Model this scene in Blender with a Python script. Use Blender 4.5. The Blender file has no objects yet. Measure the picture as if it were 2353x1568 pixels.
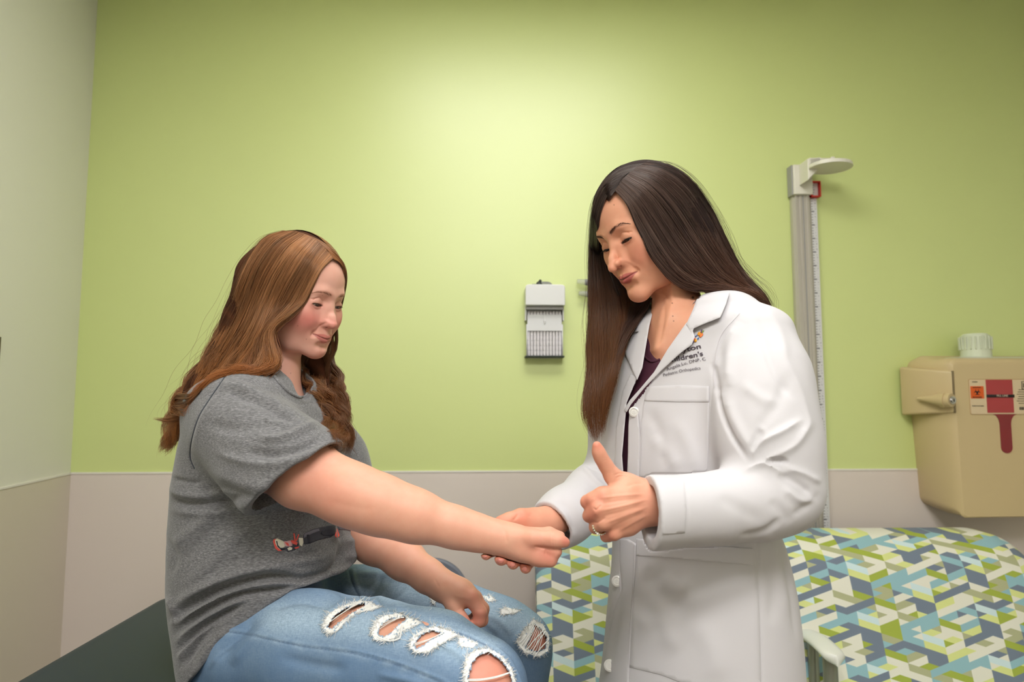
import bpy, bmesh, math, random
import numpy as np
import openvdb
from mathutils import Vector, Matrix
from mathutils.bvhtree import BVHTree
from mathutils import geometry as mgeo

random.seed(7)
rng = np.random.default_rng(7)
SC = bpy.context.scene
COL = SC.collection

# ---------------------------------------------------------------- camera
FPX, CX, CY, H = 1500.0, 1176.5, 784.0, 1.35
TH = math.atan(130 / FPX)
CO = np.array([0.0, 0.0, H])
RT = np.array([1.0, 0, 0])
FW = np.array([0, math.cos(TH), math.sin(TH)])
UP = np.array([0, -math.sin(TH), math.cos(TH)])


def ray(px, py):
    d = RT * ((px - CX) / FPX) + UP * ((CY - py) / FPX) + FW
    return d


def P(px, py, Y):
    """point of the room seen at picture position (px,py), at distance Y in front of the camera"""
    d = ray(px, py)
    return CO + d * (Y / d[1])


def G(px, py, z):
    d = ray(px, py)
    return CO + d * ((z - H) / d[2])


def proj(V):
    V = np.asarray(V, float) - CO
    x = V @ RT; u = V @ UP; w = V @ FW
    return CX + FPX * x / w, CY - FPX * u / w


cam_d = bpy.data.cameras.new('camera')
cam = bpy.data.objects.new('camera', cam_d)
COL.objects.link(cam)
cam.location = CO
cam.rotation_euler = (math.pi / 2 + TH, 0, 0)
cam_d.sensor_width = 36
cam_d.lens = 36 * FPX / 2353
cam_d.clip_start = 0.02
cam_d.dof.use_dof = True
cam_d.dof.focus_distance = 1.15
cam_d.dof.aperture_fstop = 4.5
SC.camera = cam

# ---------------------------------------------------------------- colour
def lin(c):
    c = c / 255.0
    return c / 12.92 if c <= 0.04045 else ((c + 0.055) / 1.055) ** 2.4


def rgb(r, g, b):
    return (lin(r), lin(g), lin(b), 1.0)


class NT:
    """tiny node helper"""
    def __init__(s, name):
        s.m = bpy.data.materials.new(name); s.m.use_nodes = True
        s.t = s.m.node_tree; s.t.nodes.clear()
        s.out = s.n('ShaderNodeOutputMaterial')
        s.b = s.n('ShaderNodeBsdfPrincipled')
        s.t.links.new(s.b.outputs[0], s.out.inputs[0])

    def n(s, typ, **kw):
        nd = s.t.nodes.new(typ)
        for k, v in kw.items():
            setattr(nd, k, v)
        return nd

    def l(s, a, b):
        s.t.links.new(a, b)

    def math(s, op, a, b=None, c=None):
        nd = s.n('ShaderNodeMath', operation=op)
        for i, v in enumerate((a, b, c)):
            if v is None: continue
            if isinstance(v, (int, float)): nd.inputs[i].default_value = v
            else: s.l(v, nd.inputs[i])
        return nd.outputs[0]

    def mix(s, fac, a, b, typ='MIX'):
        nd = s.n('ShaderNodeMix', data_type='RGBA', blend_type=typ)
        for i, v in ((0, fac), (6, a), (7, b)):
            if isinstance(v, (int, float)): nd.inputs[i].default_value = v
            elif isinstance(v, tuple): nd.inputs[i].default_value = v
            else: s.l(v, nd.inputs[i])
        return nd.outputs[2]

    def noise(s, scale, detail=3, rough=.5, vec=None, out=0):
        nd = s.n('ShaderNodeTexNoise')
        nd.inputs['Scale'].default_value = scale
        nd.inputs['Detail'].default_value = detail
        nd.inputs['Roughness'].default_value = rough
        if vec is not None: s.l(vec, nd.inputs['Vector'])
        return nd.outputs[out]

    def coord(s, kind='Object', scale=None, rot=None):
        tc = s.n('ShaderNodeTexCoord').outputs[kind]
        if scale is None: return tc
        mp = s.n('ShaderNodeMapping'); s.l(tc, mp.inputs[0])
        mp.inputs['Scale'].default_value = scale
        if rot: mp.inputs['Rotation'].default_value = rot
        return mp.outputs[0]

    def bump(s, h, strength=.3, dist=.001):
        nd = s.n('ShaderNodeBump')
        nd.inputs['Strength'].default_value = strength
        nd.inputs['Distance'].default_value = dist
        s.l(h, nd.inputs['Height']); s.l(nd.outputs[0], s.b.inputs['Normal'])

    def set(s, **kw):
        for k, v in kw.items():
            k = k.replace('_', ' ')
            inp = s.b.inputs[k]
            if isinstance(v, (int, float, tuple)): inp.default_value = v
            else: s.l(v, inp)
        return s

    def ramp(s, fac, stops, interp='LINEAR'):
        nd = s.n('ShaderNodeValToRGB'); cr = nd.color_ramp; cr.interpolation = interp
        while len(cr.elements) < len(stops): cr.elements.new(.5)
        for e, (p, c) in zip(cr.elements, stops):
            e.position = p; e.color = c
        s.l(fac, nd.inputs[0])
        return nd.outputs[0]


def simple(name, col, rough=.5, metal=0, spec=.5, var=.04, bump=0, bscale=300):
    t = NT(name)
    nz = t.noise(6, 3, vec=t.coord())
    c2 = tuple(max(0, x * (1 - var * 3)) for x in col[:3]) + (1,)
    t.set(Base_Color=t.mix(t.math('MULTIPLY', nz, .5), col, c2), Roughness=rough, Metallic=metal)
    t.b.inputs['Specular IOR Level'].default_value = spec
    if bump:
        t.bump(t.noise(bscale, 2, vec=t.coord()), bump, .0005)
    return t.m


# ---------------------------------------------------------------- objects
def tag(o, label=None, cat=None, group=None, kind=None):
    if label: o['label'] = label
    if cat: o['category'] = cat
    if group: o['group'] = group
    if kind: o['kind'] = kind
    return o


def empty(name, loc=(0, 0, 0)):
    o = bpy.data.objects.new(name, None); COL.objects.link(o)
    o.location = tuple(loc); o.empty_display_size = .05
    return o


def link_mesh(name, me, mat=None, parent=None, smooth=True):
    o = bpy.data.objects.new(name, me); COL.objects.link(o)
    if mat is not None:
        for m in (mat if isinstance(mat, (list, tuple)) else [mat]): me.materials.append(m)
    if smooth and len(me.polygons):
        me.polygons.foreach_set('use_smooth', np.ones(len(me.polygons), bool))
    if parent is not None:
        o.parent = parent
        if parent.type == 'EMPTY' or True:
            o.matrix_parent_inverse = Matrix.Translation(-Vector(parent.location))
    return o


def np_mesh(name, V, F):
    """V (n,3) array, F (m,k) int array with k = 3 or 4, or a list of such arrays"""
    if isinstance(F, np.ndarray): F = [F]
    F = [f for f in F if len(f)]
    me = bpy.data.meshes.new(name)
    me.vertices.add(len(V)); me.vertices.foreach_set('co', np.ascontiguousarray(V, np.float32).ravel())
    nl = sum(f.size for f in F); npoly = sum(len(f) for f in F)
    me.loops.add(nl); me.loops.foreach_set('vertex_index', np.concatenate([f.ravel() for f in F]).astype(np.int32))
    me.polygons.add(npoly)
    tot = np.concatenate([np.full(len(f), f.shape[1]) for f in F]).astype(np.int32)
    st = np.concatenate([[0], np.cumsum(tot)[:-1]]).astype(np.int32)
    me.polygons.foreach_set('loop_start', st)
    me.polygons.foreach_set('loop_total', tot)
    me.update(calc_edges=True)
    return me


def bm_obj(name, bm, mat, parent=None, smooth=True, bevel=0, seg=2, auto=None):
    me = bpy.data.meshes.new(name)
    bmesh.ops.recalc_face_normals(bm, faces=bm.faces)
    bm.to_mesh(me); bm.free()
    o = link_mesh(name, me, mat, parent, smooth)
    if bevel:
        md = o.modifiers.new('bevel', 'BEVEL'); md.width = bevel; md.segments = seg; md.limit_method = 'ANGLE'
        md.harden_normals = True
    if smooth and (auto or bevel):
        try: me.set_sharp_from_angle(angle=math.radians(auto or 35))
        except Exception: pass
    return o


def bm_box(bm, c, s, M=None):
    r = bmesh.ops.create_cube(bm, size=1)
    for v in r['verts']:
        v.co = Vector((v.co.x * s[0], v.co.y * s[1], v.co.z * s[2]))
        v.co += Vector(c)
        if M is not None: v.co = M @ v.co
    return r['verts']


def bm_cyl(bm, a, b, r1, r2=None, seg=24):
    a, b = Vector(a), Vector(b); d = b - a
    r = bmesh.ops.create_cone(bm, cap_ends=True, segments=seg, radius1=r1, radius2=r1 if r2 is None else r2, depth=d.length)
    q = Vector((0, 0, 1)).rotation_difference(d).to_matrix().to_4x4()
    M = Matrix.Translation((a + b) / 2) @ q
    for v in r['verts']: v.co = M @ v.co
    return r['verts']


def bm_prism(bm, pts, y0, y1, M=None):
    """extrude the x-z outline pts from depth y0 to y1"""
    A = [bm.verts.new((x, y0, z)) for x, z in pts]
    B = [bm.verts.new((x, y1, z)) for x, z in pts]
    n = len(pts)
    bm.faces.new(A); bm.faces.new(B[::-1])
    for i in range(n):
        bm.faces.new((A[i], B[i], B[(i + 1) % n], A[(i + 1) % n]))
    if M is not None:
        for v in A + B: v.co = M @ v.co


def arc(cx, cz, r, a0, a1, n=8):
    return [(cx + r * math.cos(math.radians(a0 + (a1 - a0) * i / n)), cz + r * math.sin(math.radians(a0 + (a1 - a0) * i / n))) for i in range(n + 1)]


def rrect(x0, x1, z0, z1, r, n=6):
    if not isinstance(r, (tuple, list)): r = (r,) * 4   # bl, br, tr, tl
    return arc(x0 + r[0], z0 + r[0], r[0], 180, 270, n) + arc(x1 - r[1], z0 + r[1], r[1], 270, 360, n) + \
        arc(x1 - r[2], z1 - r[2], r[2], 0, 90, n) + arc(x0 + r[3], z1 - r[3], r[3], 90, 180, n)


# ---------------------------------------------------------------- sculpting with distance fields
class Prim:
    __slots__ = ('lo', 'hi', 'f', 'k', 'op')

    def __init__(s, lo, hi, f, k, op):
        s.lo, s.hi, s.f, s.k, s.op = np.asarray(lo, float), np.asarray(hi, float), f, k, op


def A3(v): return np.asarray(v, float)


def cone(a, b, ra, rb=None, k=.01, op='u'):
    a, b = A3(a), A3(b); rb = ra if rb is None else rb
    d = b - a; L2 = max(d @ d, 1e-12)

    def f(X):
        t = np.clip(((X - a) @ d) / L2, 0, 1)
        q = X - a - t[:, None] * d
        return np.sqrt(np.einsum('ij,ij->i', q, q)) - (ra + (rb - ra) * t)
    r = max(ra, rb)
    return Prim(np.minimum(a, b) - r, np.maximum(a, b) + r, f, k, op)


def chain(pts, rad, k=.01, kin=.008, op='u', flat=None):
    """polyline of tapered capsules, blended; flat=(axis, factor) squashes the section along axis"""
    pts = [A3(p) for p in pts]

    def f(X):
        out = None
        for i in range(len(pts) - 1):
            a, b = pts[i], pts[i + 1]; d = b - a; L2 = max(d @ d, 1e-12)
            t = np.clip(((X - a) @ d) / L2, 0, 1)
            q = X - a - t[:, None] * d
            if flat is not None:
                ax, fa = flat
                c = q @ ax
                q = q + (c * (fa - 1))[:, None] * ax
            v = np.sqrt(np.einsum('ij,ij->i', q, q)) - (rad[i] + (rad[i + 1] - rad[i]) * t)
            out = v if out is None else smin(out, v, kin)
        return out
    r = max(rad); S = np.array(pts)
    return Prim(S.min(0) - r, S.max(0) + r, f, k, op)


def ell(c, r, M=None, k=.01, op='u'):
    """ellipsoid; M = 3x3 whose columns are its axes"""
    c, r = A3(c), A3(r); M = np.eye(3) if M is None else A3(M)

    def f(X):
        q = (X - c) @ M
        q = q / r; k0 = np.sqrt(np.einsum('ij,ij->i', q, q)); q = q / r; k1 = np.sqrt(np.einsum('ij,ij->i', q, q)) + 1e-9
        return np.where(k0 < 1e-3, -r.min(), k0 * (k0 - 1) / k1)
    e = np.sqrt(((M * r) ** 2).sum(1))
    return Prim(c - e, c + e, f, k, op)


def plane(p, n, k=.003, op='s'):
    """half space on the side n points to"""
    p, n = A3(p), A3(n); n = n / np.linalg.norm(n)
    return Prim([-9] * 3, [9] * 3, lambda X: -((X - p) @ n), k, op)


def loft(st, k=.02, op='u', n=2.2, cap=.03):
    """st rows: z, cx, cy, rx, ry, yaw(deg) ; stacked rounded sections"""
    S = np.array(sorted(st, key=lambda r: r[0]), float)
    Z = S[:, 0]

    def f(X):
        z = np.clip(X[:, 2], Z[0], Z[-1])
        # smooth interpolation between stations
        i = np.clip(np.searchsorted(Z, z) - 1, 0, len(Z) - 2)
        t = (z - Z[i]) / (Z[i + 1] - Z[i])
        T = tang
        h00 = 2 * t ** 3 - 3 * t ** 2 + 1; h10 = t ** 3 - 2 * t ** 2 + t; h01 = -2 * t ** 3 + 3 * t ** 2; h11 = t ** 3 - t ** 2
        dz = (Z[i + 1] - Z[i])
        W = h00[:, None] * S[i, 1:] + (h10 * dz)[:, None] * T[i] + h01[:, None] * S[i + 1, 1:] + (h11 * dz)[:, None] * T[i + 1]
        cx, cy, rx, ry, yw = W.T
        a = np.radians(yw); ca, sa = np.cos(a), np.sin(a)
        dx, dy = X[:, 0] - cx, X[:, 1] - cy
        u = np.abs(dx * ca + dy * sa) / rx; v = np.abs(-dx * sa + dy * ca) / ry
        q = (u ** n + v ** n + 1e-9) ** (1 / n)
        # scale from normalised to metric distance
        rr = np.sqrt(dx * dx + dy * dy)
        d = np.where(q > .2, rr * (1 - 1 / np.maximum(q, .2)), -np.minimum(rx, ry) * .8)
        ez = np.maximum(np.abs(X[:, 2] - (Z[0] + Z[-1]) / 2) - (Z[-1] - Z[0]) / 2 + cap, 0)
        d2 = d + cap
        return np.where(ez > 0, np.sqrt(np.maximum(d2, 0) ** 2 + ez ** 2) - cap + np.minimum(d2, 0) * 0, d)
    D = np.diff(S[:, 1:], axis=0) / np.diff(Z)[:, None]
    tang = np.vstack([D[:1], (D[:-1] + D[1:]) / 2, D[-1:]])
    R = S[:, 3:5].max(1) * 1.1
    lo = [(S[:, 1] - R).min(), (S[:, 2] - R).min(), Z[0] - cap]; hi = [(S[:, 1] + R).max(), (S[:, 2] + R).max(), Z[-1] + cap]
    return Prim(lo, hi, f, k, op)


def smin(a, b, k):
    if k <= 0: return np.minimum(a, b)
    h = np.maximum(k - np.abs(a - b), 0) / k
    return np.minimum(a, b) - h * h * k * .25


def smax(a, b, k):
    return -smin(-a, -b, k)


def evalf(prims, X):
    F = np.full(len(X), 1.0)
    for p in prims:
        d = p.f(X)
        F = smin(F, d, p.k) if p.op == 'u' else (smax(F, -d, p.k) if p.op == 's' else smax(F, d, p.k))
    return F


def sculpt(prims, vox, warp=None):
    """polygonise the blended solid; returns V, Quads"""
    U = [p for p in prims if p.op == 'u']
    lo = np.min([p.lo for p in U], 0) - 4 * vox; hi = np.max([p.hi for p in U], 0) + 4 * vox
    B = 16; bs = B * vox
    i0 = np.floor(lo / bs).astype(int); i1 = np.ceil(hi / bs).astype(int)
    gi = np.stack(np.meshgrid(*[np.arange(i0[a], i1[a]) for a in range(3)], indexing='ij'), -1).reshape(-1, 3)
    C = (gi + .5) * bs
    R = bs * .87
    near = np.zeros(len(gi), bool)
    for p in U:
        m = R + p.k + 3 * vox
        near |= np.all((C > p.lo - m) & (C < p.hi + m), 1)
    gi, C = gi[near], C[near]
    # coarse pass
    Fc = np.full(len(C), 1.0)
    for p in prims:
        m = R * 2.2 + .05
        s = np.all((C > p.lo - m) & (C < p.hi + m), 1)
        if not s.any(): continue
        d = p.f(C[s])
        Fc[s] = smin(Fc[s], d, p.k) if p.op == 'u' else (smax(Fc[s], -d, p.k) if p.op == 's' else smax(Fc[s], d, p.k))
    bg = vox * 4
    g = openvdb.FloatGrid(bg)
    g.transform = openvdb.createLinearTransform(vox)
    lx = np.stack(np.meshgrid(*[np.arange(B)] * 3, indexing='ij'), -1).reshape(-1, 3)
    solid = np.full((B, B, B), -bg, np.float32)
    for b, c, fc in zip(gi, C, Fc):
        if fc > R * 1.35: continue
        base = b * B
        if fc < -R * 1.6:
            g.copyFromArray(solid, ijk=tuple(int(x) for x in base)); continue
        X = (lx + base) * vox
        F = np.full(len(X), 1.0)
        for p in prims:
            m = R + p.k + 4 * vox
            if np.all((c > p.lo - m) & (c < p.hi + m)):
                d = p.f(X)
                F = smin(F, d, p.k) if p.op == 'u' else (smax(F, -d, p.k) if p.op == 's' else smax(F, d, p.k))
        if F.min() > bg: continue
        g.copyFromArray(np.clip(F, -bg, bg).astype(np.float32).reshape(B, B, B), ijk=tuple(int(x) for x in base))
    V, Q = g.convertToQuads()
    V = np.array(V, float); Q = np.array(Q).astype(np.int32)
    return V, Q


def normals(V, Q):
    a = V[Q[:, 2]] - V[Q[:, 0]]; b = V[Q[:, 3]] - V[Q[:, 1]] if Q.shape[1] == 4 else V[Q[:, 2]] - V[Q[:, 1]]
    n = np.cross(a, b); N = np.zeros_like(V)
    for i in range(Q.shape[1]):
        for c in range(3):
            N[:, c] += np.bincount(Q[:, i], n[:, c], len(V))
    N /= np.linalg.norm(N, axis=1)[:, None] + 1e-12
    return N


def relax(V, Q, it=1, lam=.5):
    E = np.concatenate([np.stack([Q[:, i], Q[:, (i + 1) % Q.shape[1]]], 1) for i in range(Q.shape[1])])
    n = len(V); cnt = np.bincount(E[:, 0], minlength=n) + np.bincount(E[:, 1], minlength=n)
    for _ in range(it):
        S = np.zeros_like(V)
        for c in range(3):
            S[:, c] = np.bincount(E[:, 0], V[E[:, 1], c], n) + np.bincount(E[:, 1], V[E[:, 0], c], n)
        V = V + lam * (S / np.maximum(cnt, 1)[:, None] - V)
    return V


def seg_dist(x, y, pts):
    """pixel distance and arclength parameter to a polyline"""
    best = np.full(len(x), 1e9); par = np.zeros(len(x))
    pts = np.array(pts, float); L = np.r_[0, np.cumsum(np.linalg.norm(np.diff(pts[:, :2], axis=0), axis=1))]
    for i in range(len(pts) - 1):
        a, b = pts[i, :2], pts[i + 1, :2]; d = b - a; l2 = max(d @ d, 1e-9)
        t = np.clip(((x - a[0]) * d[0] + (y - a[1]) * d[1]) / l2, 0, 1)
        q = np.hypot(x - a[0] - t * d[0], y - a[1] - t * d[1])
        m = q < best
        best[m] = q[m]; par[m] = (L[i] + t[m] * (L[i + 1] - L[i])) / max(L[-1], 1e-9)
    return best, par


def smooth_path(pts, n=24):
    pts = np.array(pts, float)
    if len(pts) < 3:
        t = np.linspace(0, 1, n)[:, None]
        return pts[0] + (pts[-1] - pts[0]) * t
    L = np.r_[0, np.cumsum(np.linalg.norm(np.diff(pts, axis=0), axis=1) ** .5)]
    T = np.zeros_like(pts); T[1:-1] = (pts[2:] - pts[:-2]) / (L[2:] - L[:-2])[:, None]
    T[0] = (pts[1] - pts[0]) / (L[1] - L[0]); T[-1] = (pts[-1] - pts[-2]) / (L[-1] - L[-2])
    s = np.linspace(0, L[-1], n); i = np.clip(np.searchsorted(L, s) - 1, 0, len(pts) - 2)
    h = (L[i + 1] - L[i]); t = ((s - L[i]) / h)[:, None]; h = h[:, None]
    return (2 * t ** 3 - 3 * t ** 2 + 1) * pts[i] + (t ** 3 - 2 * t ** 2 + t) * h * T[i] + (-2 * t ** 3 + 3 * t ** 2) * pts[i + 1] + (t ** 3 - t ** 2) * h * T[i + 1]


def folds(V, Q, strokes, yr=None):
    """cloth folds and creases as real relief: stroke = (points, half width px, height mm, [sharp])
    applies to the side that faces the picture"""
    N = normals(V, Q)
    x, y = proj(V)
    view = V - CO; view /= np.linalg.norm(view, axis=1)[:, None]
    fac = np.clip(-(N * view).sum(1) * 2 + .3, 0, 1)
    if yr is not None: fac = fac * ((V[:, 1] > yr[0]) & (V[:, 1] < yr[1]))
    D = np.zeros(len(V))
    for s in strokes:
        pts, w, h = s[0], s[1], s[2] * .001
        pts = smooth_path(pts, max(8, 5 * len(pts))) if len(pts) > 2 else np.array(pts, float)
        m = (x > pts[:, 0].min() - 3 * w) & (x < pts[:, 0].max() + 3 * w) & (y > pts[:, 1].min() - 3 * w) & (y < pts[:, 1].max() + 3 * w) & (fac > 0)
        if not m.any(): continue
        d, t = seg_dist(x[m], y[m], pts)
        e = np.clip(np.minimum(t, 1 - t) * 5, 0, 1) if not (len(s) > 3 and s[3] == 'full') else 1
        D[m] += h * np.exp(-(d / w) ** 2) * e
    return V + N * (D * fac)[:, None]


def wob(V, amp, scale, seed=0, oct=2):
    """cheap smooth pseudo noise"""
    r = np.random.default_rng(seed); out = np.zeros(len(V))
    for o in range(oct):
        for _ in range(5):
            k = r.normal(size=3); k /= np.linalg.norm(k)
            out += np.sin(V @ k * scale * (2 ** o) * r.uniform(.6, 1.4) + r.uniform(0, 6.28)) / (2 ** o)
    return out * amp / 3


def set_color(me, C, name='col'):
    a = me.color_attributes.new(name, 'FLOAT_COLOR', 'POINT')
    C = np.concatenate([C, np.ones((len(C), 1))], 1) if C.shape[1] == 3 else C
    a.data.foreach_set('color', np.ascontiguousarray(C, np.float32).ravel())


def in_poly(x, y, poly):
    poly = np.array(poly, float); r = np.zeros(len(x), bool); n = len(poly); j = n - 1
    for i in range(n):
        xi, yi = poly[i]; xj, yj = poly[j]
        c = ((yi > y) != (yj > y)) & (x < (xj - xi) * (y - yi) / (yj - yi + 1e-12) + xi)
        r ^= c; j = i
    return r


def drop_faces(V, Q, mask_v):
    """remove faces whose corners all lie in the mask; compact"""
    keep = ~mask_v[Q].all(1)
    Q = Q[keep]; used = np.zeros(len(V), bool); used[Q.ravel()] = True
    idx = np.cumsum(used) - 1
    return V[used], idx[Q].astype(np.int32)


def bvh(V, Q):
    return BVHTree.FromPolygons(V.tolist(), Q.tolist())


def hit(tree, px, py, off=0.0, Yd=None):
    """first surface point of the tree along the picture ray, lifted towards the camera"""
    d = ray(px, py); d = d / np.linalg.norm(d)
    h = tree.ray_cast(Vector(CO), Vector(d))
    if h[0] is None:
        if Yd is None: return None
        return P(px, py, Yd)
    return np.array(h[0]) - d * off


def patch(tree, poly, off=.001, thick=.0008, step=6, Yd=None, lift=None, smooth_poly=False, ymin=0.0, jump=.03):
    """thin cloth-like piece lying on a surface, outlined in picture coordinates"""
    poly = np.array(poly, float)
    if smooth_poly:
        poly = smooth_path(np.vstack([poly, poly[:1]]), len(poly) * 6)[:-1]
    B = []
    for i in range(len(poly)):
        a, b = poly[i], poly[(i + 1) % len(poly)]; n = max(1, int(np.linalg.norm(b - a) / step))
        for j in range(n): B.append(a + (b - a) * j / n)
    B = np.array(B)
    xs = np.arange(poly[:, 0].min() + step * .5, poly[:, 0].max(), step); ys = np.arange(poly[:, 1].min() + step * .5, poly[:, 1].max(), step)
    I = np.stack(np.meshgrid(xs, ys), -1).reshape(-1, 2) if len(xs) and len(ys) else np.zeros((0, 2))
    if len(I):
        I = I[in_poly(I[:, 0], I[:, 1], poly)]
        if len(I):
            d, _ = seg_dist(I[:, 0], I[:, 1], np.vstack([poly, poly[:1]])); I = I[d > step * .45]
    A = np.vstack([B, I])
    n = len(B)
    vs, _, fs, _, _, _ = mgeo.delaunay_2d_cdt([Vector(p) for p in A], [(i, (i + 1) % n) for i in range(n)], [list(range(n))], 1, 1e-4)
    pts, last = [], None
    for v in vs:
        o = off if lift is None else off + lift(v.x, v.y)
        h = hit(tree, v.x, v.y, o, None)
        pts.append(h)
    pts = [h if h is None or h[1] >= ymin else None for h in pts]
    miss = np.array([h is None for h in pts])
    ok = [i for i, h in enumerate(pts) if h is not None]
    if not ok: raise ValueError('patch misses the surface')
    for i, h in enumerate(pts):
        if h is None:
            j = min(ok, key=lambda q: (vs[q] - vs[i]).length)
            yy = pts[j][1]
            pts[i] = P(vs[i].x, vs[i].y, Yd or yy)
    V = np.array(pts)
    dirs = V - CO; dirs /= np.linalg.norm(dirs, axis=1)[:, None]
    T = [tuple(f) for f in fs if len(f) == 3]
    T = np.array(T, np.int32)
    T = T[~miss[T].any(1)]; T = T[np.ptp(V[:, 1][T], axis=1) < jump]
    e1 = V[T[:, 1]] - V[T[:, 0]]; e2 = V[T[:, 2]] - V[T[:, 0]]
    nn = np.cross(e1, e2); flip = (nn * dirs[T[:, 0]]).sum(1) > 0
    T[flip] = T[flip][:, ::-1]
    m = len(V); V2 = np.vstack([V, V + dirs * thick])
    from collections import Counter
    cnt = Counter()
    for a, b, c in T.tolist():
        for e in ((a, b), (b, c), (c, a)): cnt[e] += 1
    rim = [(b, a, a + m, b + m) for (a, b) in cnt if (b, a) not in cnt]
    return V2, [np.vstack([T, T[:, ::-1] + m]), np.array(rim, np.int32).reshape(-1, 4)]


def merge(parts):
    """[(V, F or [F..])] -> one"""
    VV, tri, quad, o = [], [], [], 0
    for V, F in parts:
        for f in (F if isinstance(F, list) else [F]):
            if not len(f): continue
            (tri if f.shape[1] == 3 else quad).append(f + o)
        VV.append(V); o += len(V)
    out = []
    if tri: out.append(np.vstack(tri))
    if quad: out.append(np.vstack(quad))
    return np.vstack(VV), out


def tubes(C, R, sides=3, caps=False):
    """C (s,n,3) centre lines, R (s,n) or (n,) radii -> V, Quads"""
    C = np.asarray(C, float); s, n, _ = C.shape
    R = np.broadcast_to(np.asarray(R, float), (s, n))
    T = np.gradient(C, axis=1); T /= np.linalg.norm(T, axis=2, keepdims=True) + 1e-12
    ref = np.zeros_like(T); ref[:] = (.13, -.9, .4)
    A = np.cross(T, ref); A /= np.linalg.norm(A, axis=2, keepdims=True) + 1e-9
    Bv = np.cross(T, A)
    ang = np.arange(sides) * 2 * math.pi / sides
    V = C[:, :, None, :] + R[:, :, None, None] * (A[:, :, None, :] * np.cos(ang)[None, None, :, None] + Bv[:, :, None, :] * np.sin(ang)[None, None, :, None])
    idx = np.arange(s * n * sides).reshape(s, n, sides)
    a = idx[:, :-1, :]; b = idx[:, 1:, :]
    Q = np.stack([a, np.roll(a, -1, 2), np.roll(b, -1, 2), b], -1).reshape(-1, 4)
    F = [Q.astype(np.int32)]
    if caps and sides >= 3:
        if sides == 4:
            F[0] = np.vstack([F[0], idx[:, 0, ::-1].reshape(-1, 4), idx[:, -1, :].reshape(-1, 4)]).astype(np.int32)
    return V.reshape(-1, 3), F[0]


def tube_obj(name, paths, r, mat, parent, sides=8, n=24):
    C = np.array([smooth_path(p, n) for p in paths])
    t = np.linspace(0, 1, n)
    R = np.full(n, r) if np.isscalar(r) else np.interp(t, np.linspace(0, 1, len(r)), r)
    V, Q = tubes(C, R, sides)
    # close the ends
    me = np_mesh(name, V, Q)
    bm = bmesh.new(); bm.from_mesh(me)
    bmesh.ops.holes_fill(bm, edges=[e for e in bm.edges if e.is_boundary], sides=sides)
    bmesh.ops.recalc_face_normals(bm, faces=bm.faces)
    bm.to_mesh(me); bm.free()
    return link_mesh(name, me, mat, parent)


def bake(name, V, F, mat, parent=None, col=None):
    me = np_mesh(name, V, F)
    if col is not None: set_color(me, col)
    return link_mesh(name, me, mat, parent)
LP = (10.0, 17.5)
EXPO = 0.13
QUICK = False
# ================================================================ the room
def wall_point(px, py, off=0.0):
    """point of the far wall seen at (px,py), off metres in front of it"""
    d = ray(px, py)
    n = np.array([WS, -1.0, 0]) / math.hypot(WS, 1)        # points into the room
    p0 = np.array([0, 2.301, 0]) + n * off
    return CO + d * (((p0 - CO) @ n) / (d @ n))


WS = 0.0415
WU = np.array([1, WS, 0]) / math.hypot(1, WS)               # along the wall
WN = np.array([WS, -1, 0]) / math.hypot(1, WS)              # out of the wall
ZR = 1.092                                                  # height of the wall panelling
ZC = 2.9                                                    # ceiling
corner = wall_point(162, 1087); corner[2] = 0
lw = G(0, 1126, ZR); ldir = lw - corner; ldir[2] = 0; ldir /= np.linalg.norm(ldir)
XR = 2.35
YB = -2.2
far_r = np.array([XR, 2.301 + WS * XR, 0])
lfront = corner + ldir * ((YB - corner[1]) / ldir[1])
WM = Matrix(((WU[0], -WN[0], 0, 0), (WU[1], -WN[1], 0, 2.301), (0, 0, 1, 0), (0, 0, 0, 1)))   # local: x along, y into the wall, z up


def wmat(u, z, off=0.0):
    """matrix of a thing fixed to the far wall"""
    return WM @ Matrix.Translation((u, -off, z))


def wall_u(px, py, off=0.0):
    p = wall_point(px, py, off)
    return float((p - np.array([0, 2.301, 0])) @ WU), float(p[2])


def paint(name, col, col2, rough, spec=.5, bump=.12, coat=0.0):
    t = NT(name)
    nz = t.noise(1.5, 3, vec=t.coord())
    wv = t.noise(700, 2, vec=t.coord(scale=(1, 1, .35)))
    c = t.mix(nz, col, col2)
    t.set(Base_Color=c, Roughness=t.math('MULTIPLY_ADD', wv, .06, rough))
    t.b.inputs['Specular IOR Level'].default_value = spec
    t.bump(wv, bump, .0006)
    t.b.inputs['Coat Weight'].default_value = coat; t.b.inputs['Coat Roughness'].default_value = .46
    return t.m


M_green = paint('green wall paint', rgb(212, 224, 146), rgb(208, 220, 141), .40, .8, coat=1.0)
M_pale = paint('pale wall paint', rgb(228, 226, 214), rgb(225, 223, 210), .5, .4)
M_panel = paint('wall panel sheet', rgb(226, 214, 206), rgb(222, 210, 202), .42, .45, .2)
M_panel2 = paint('side wall panel sheet', rgb(216, 206, 188), rgb(212, 202, 184), .42, .45, .2)
M_cap = simple('panel edge cap', rgb(236, 232, 222), .4)
M_ceil = simple('ceiling tile', rgb(236, 235, 228), .8)
M_floor = simple('vinyl floor', rgb(120, 108, 94), .4)
M_other = simple('off white wall', rgb(222, 220, 206), .6)


def quad(name, pts, mat, **kw):
    me = bpy.data.meshes.new(name)
    me.from_pydata([tuple(p) for p in pts], [], [tuple(range(len(pts)))])
    o = link_mesh(name, me, mat, smooth=False)
    return tag(o, **kw)


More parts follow.
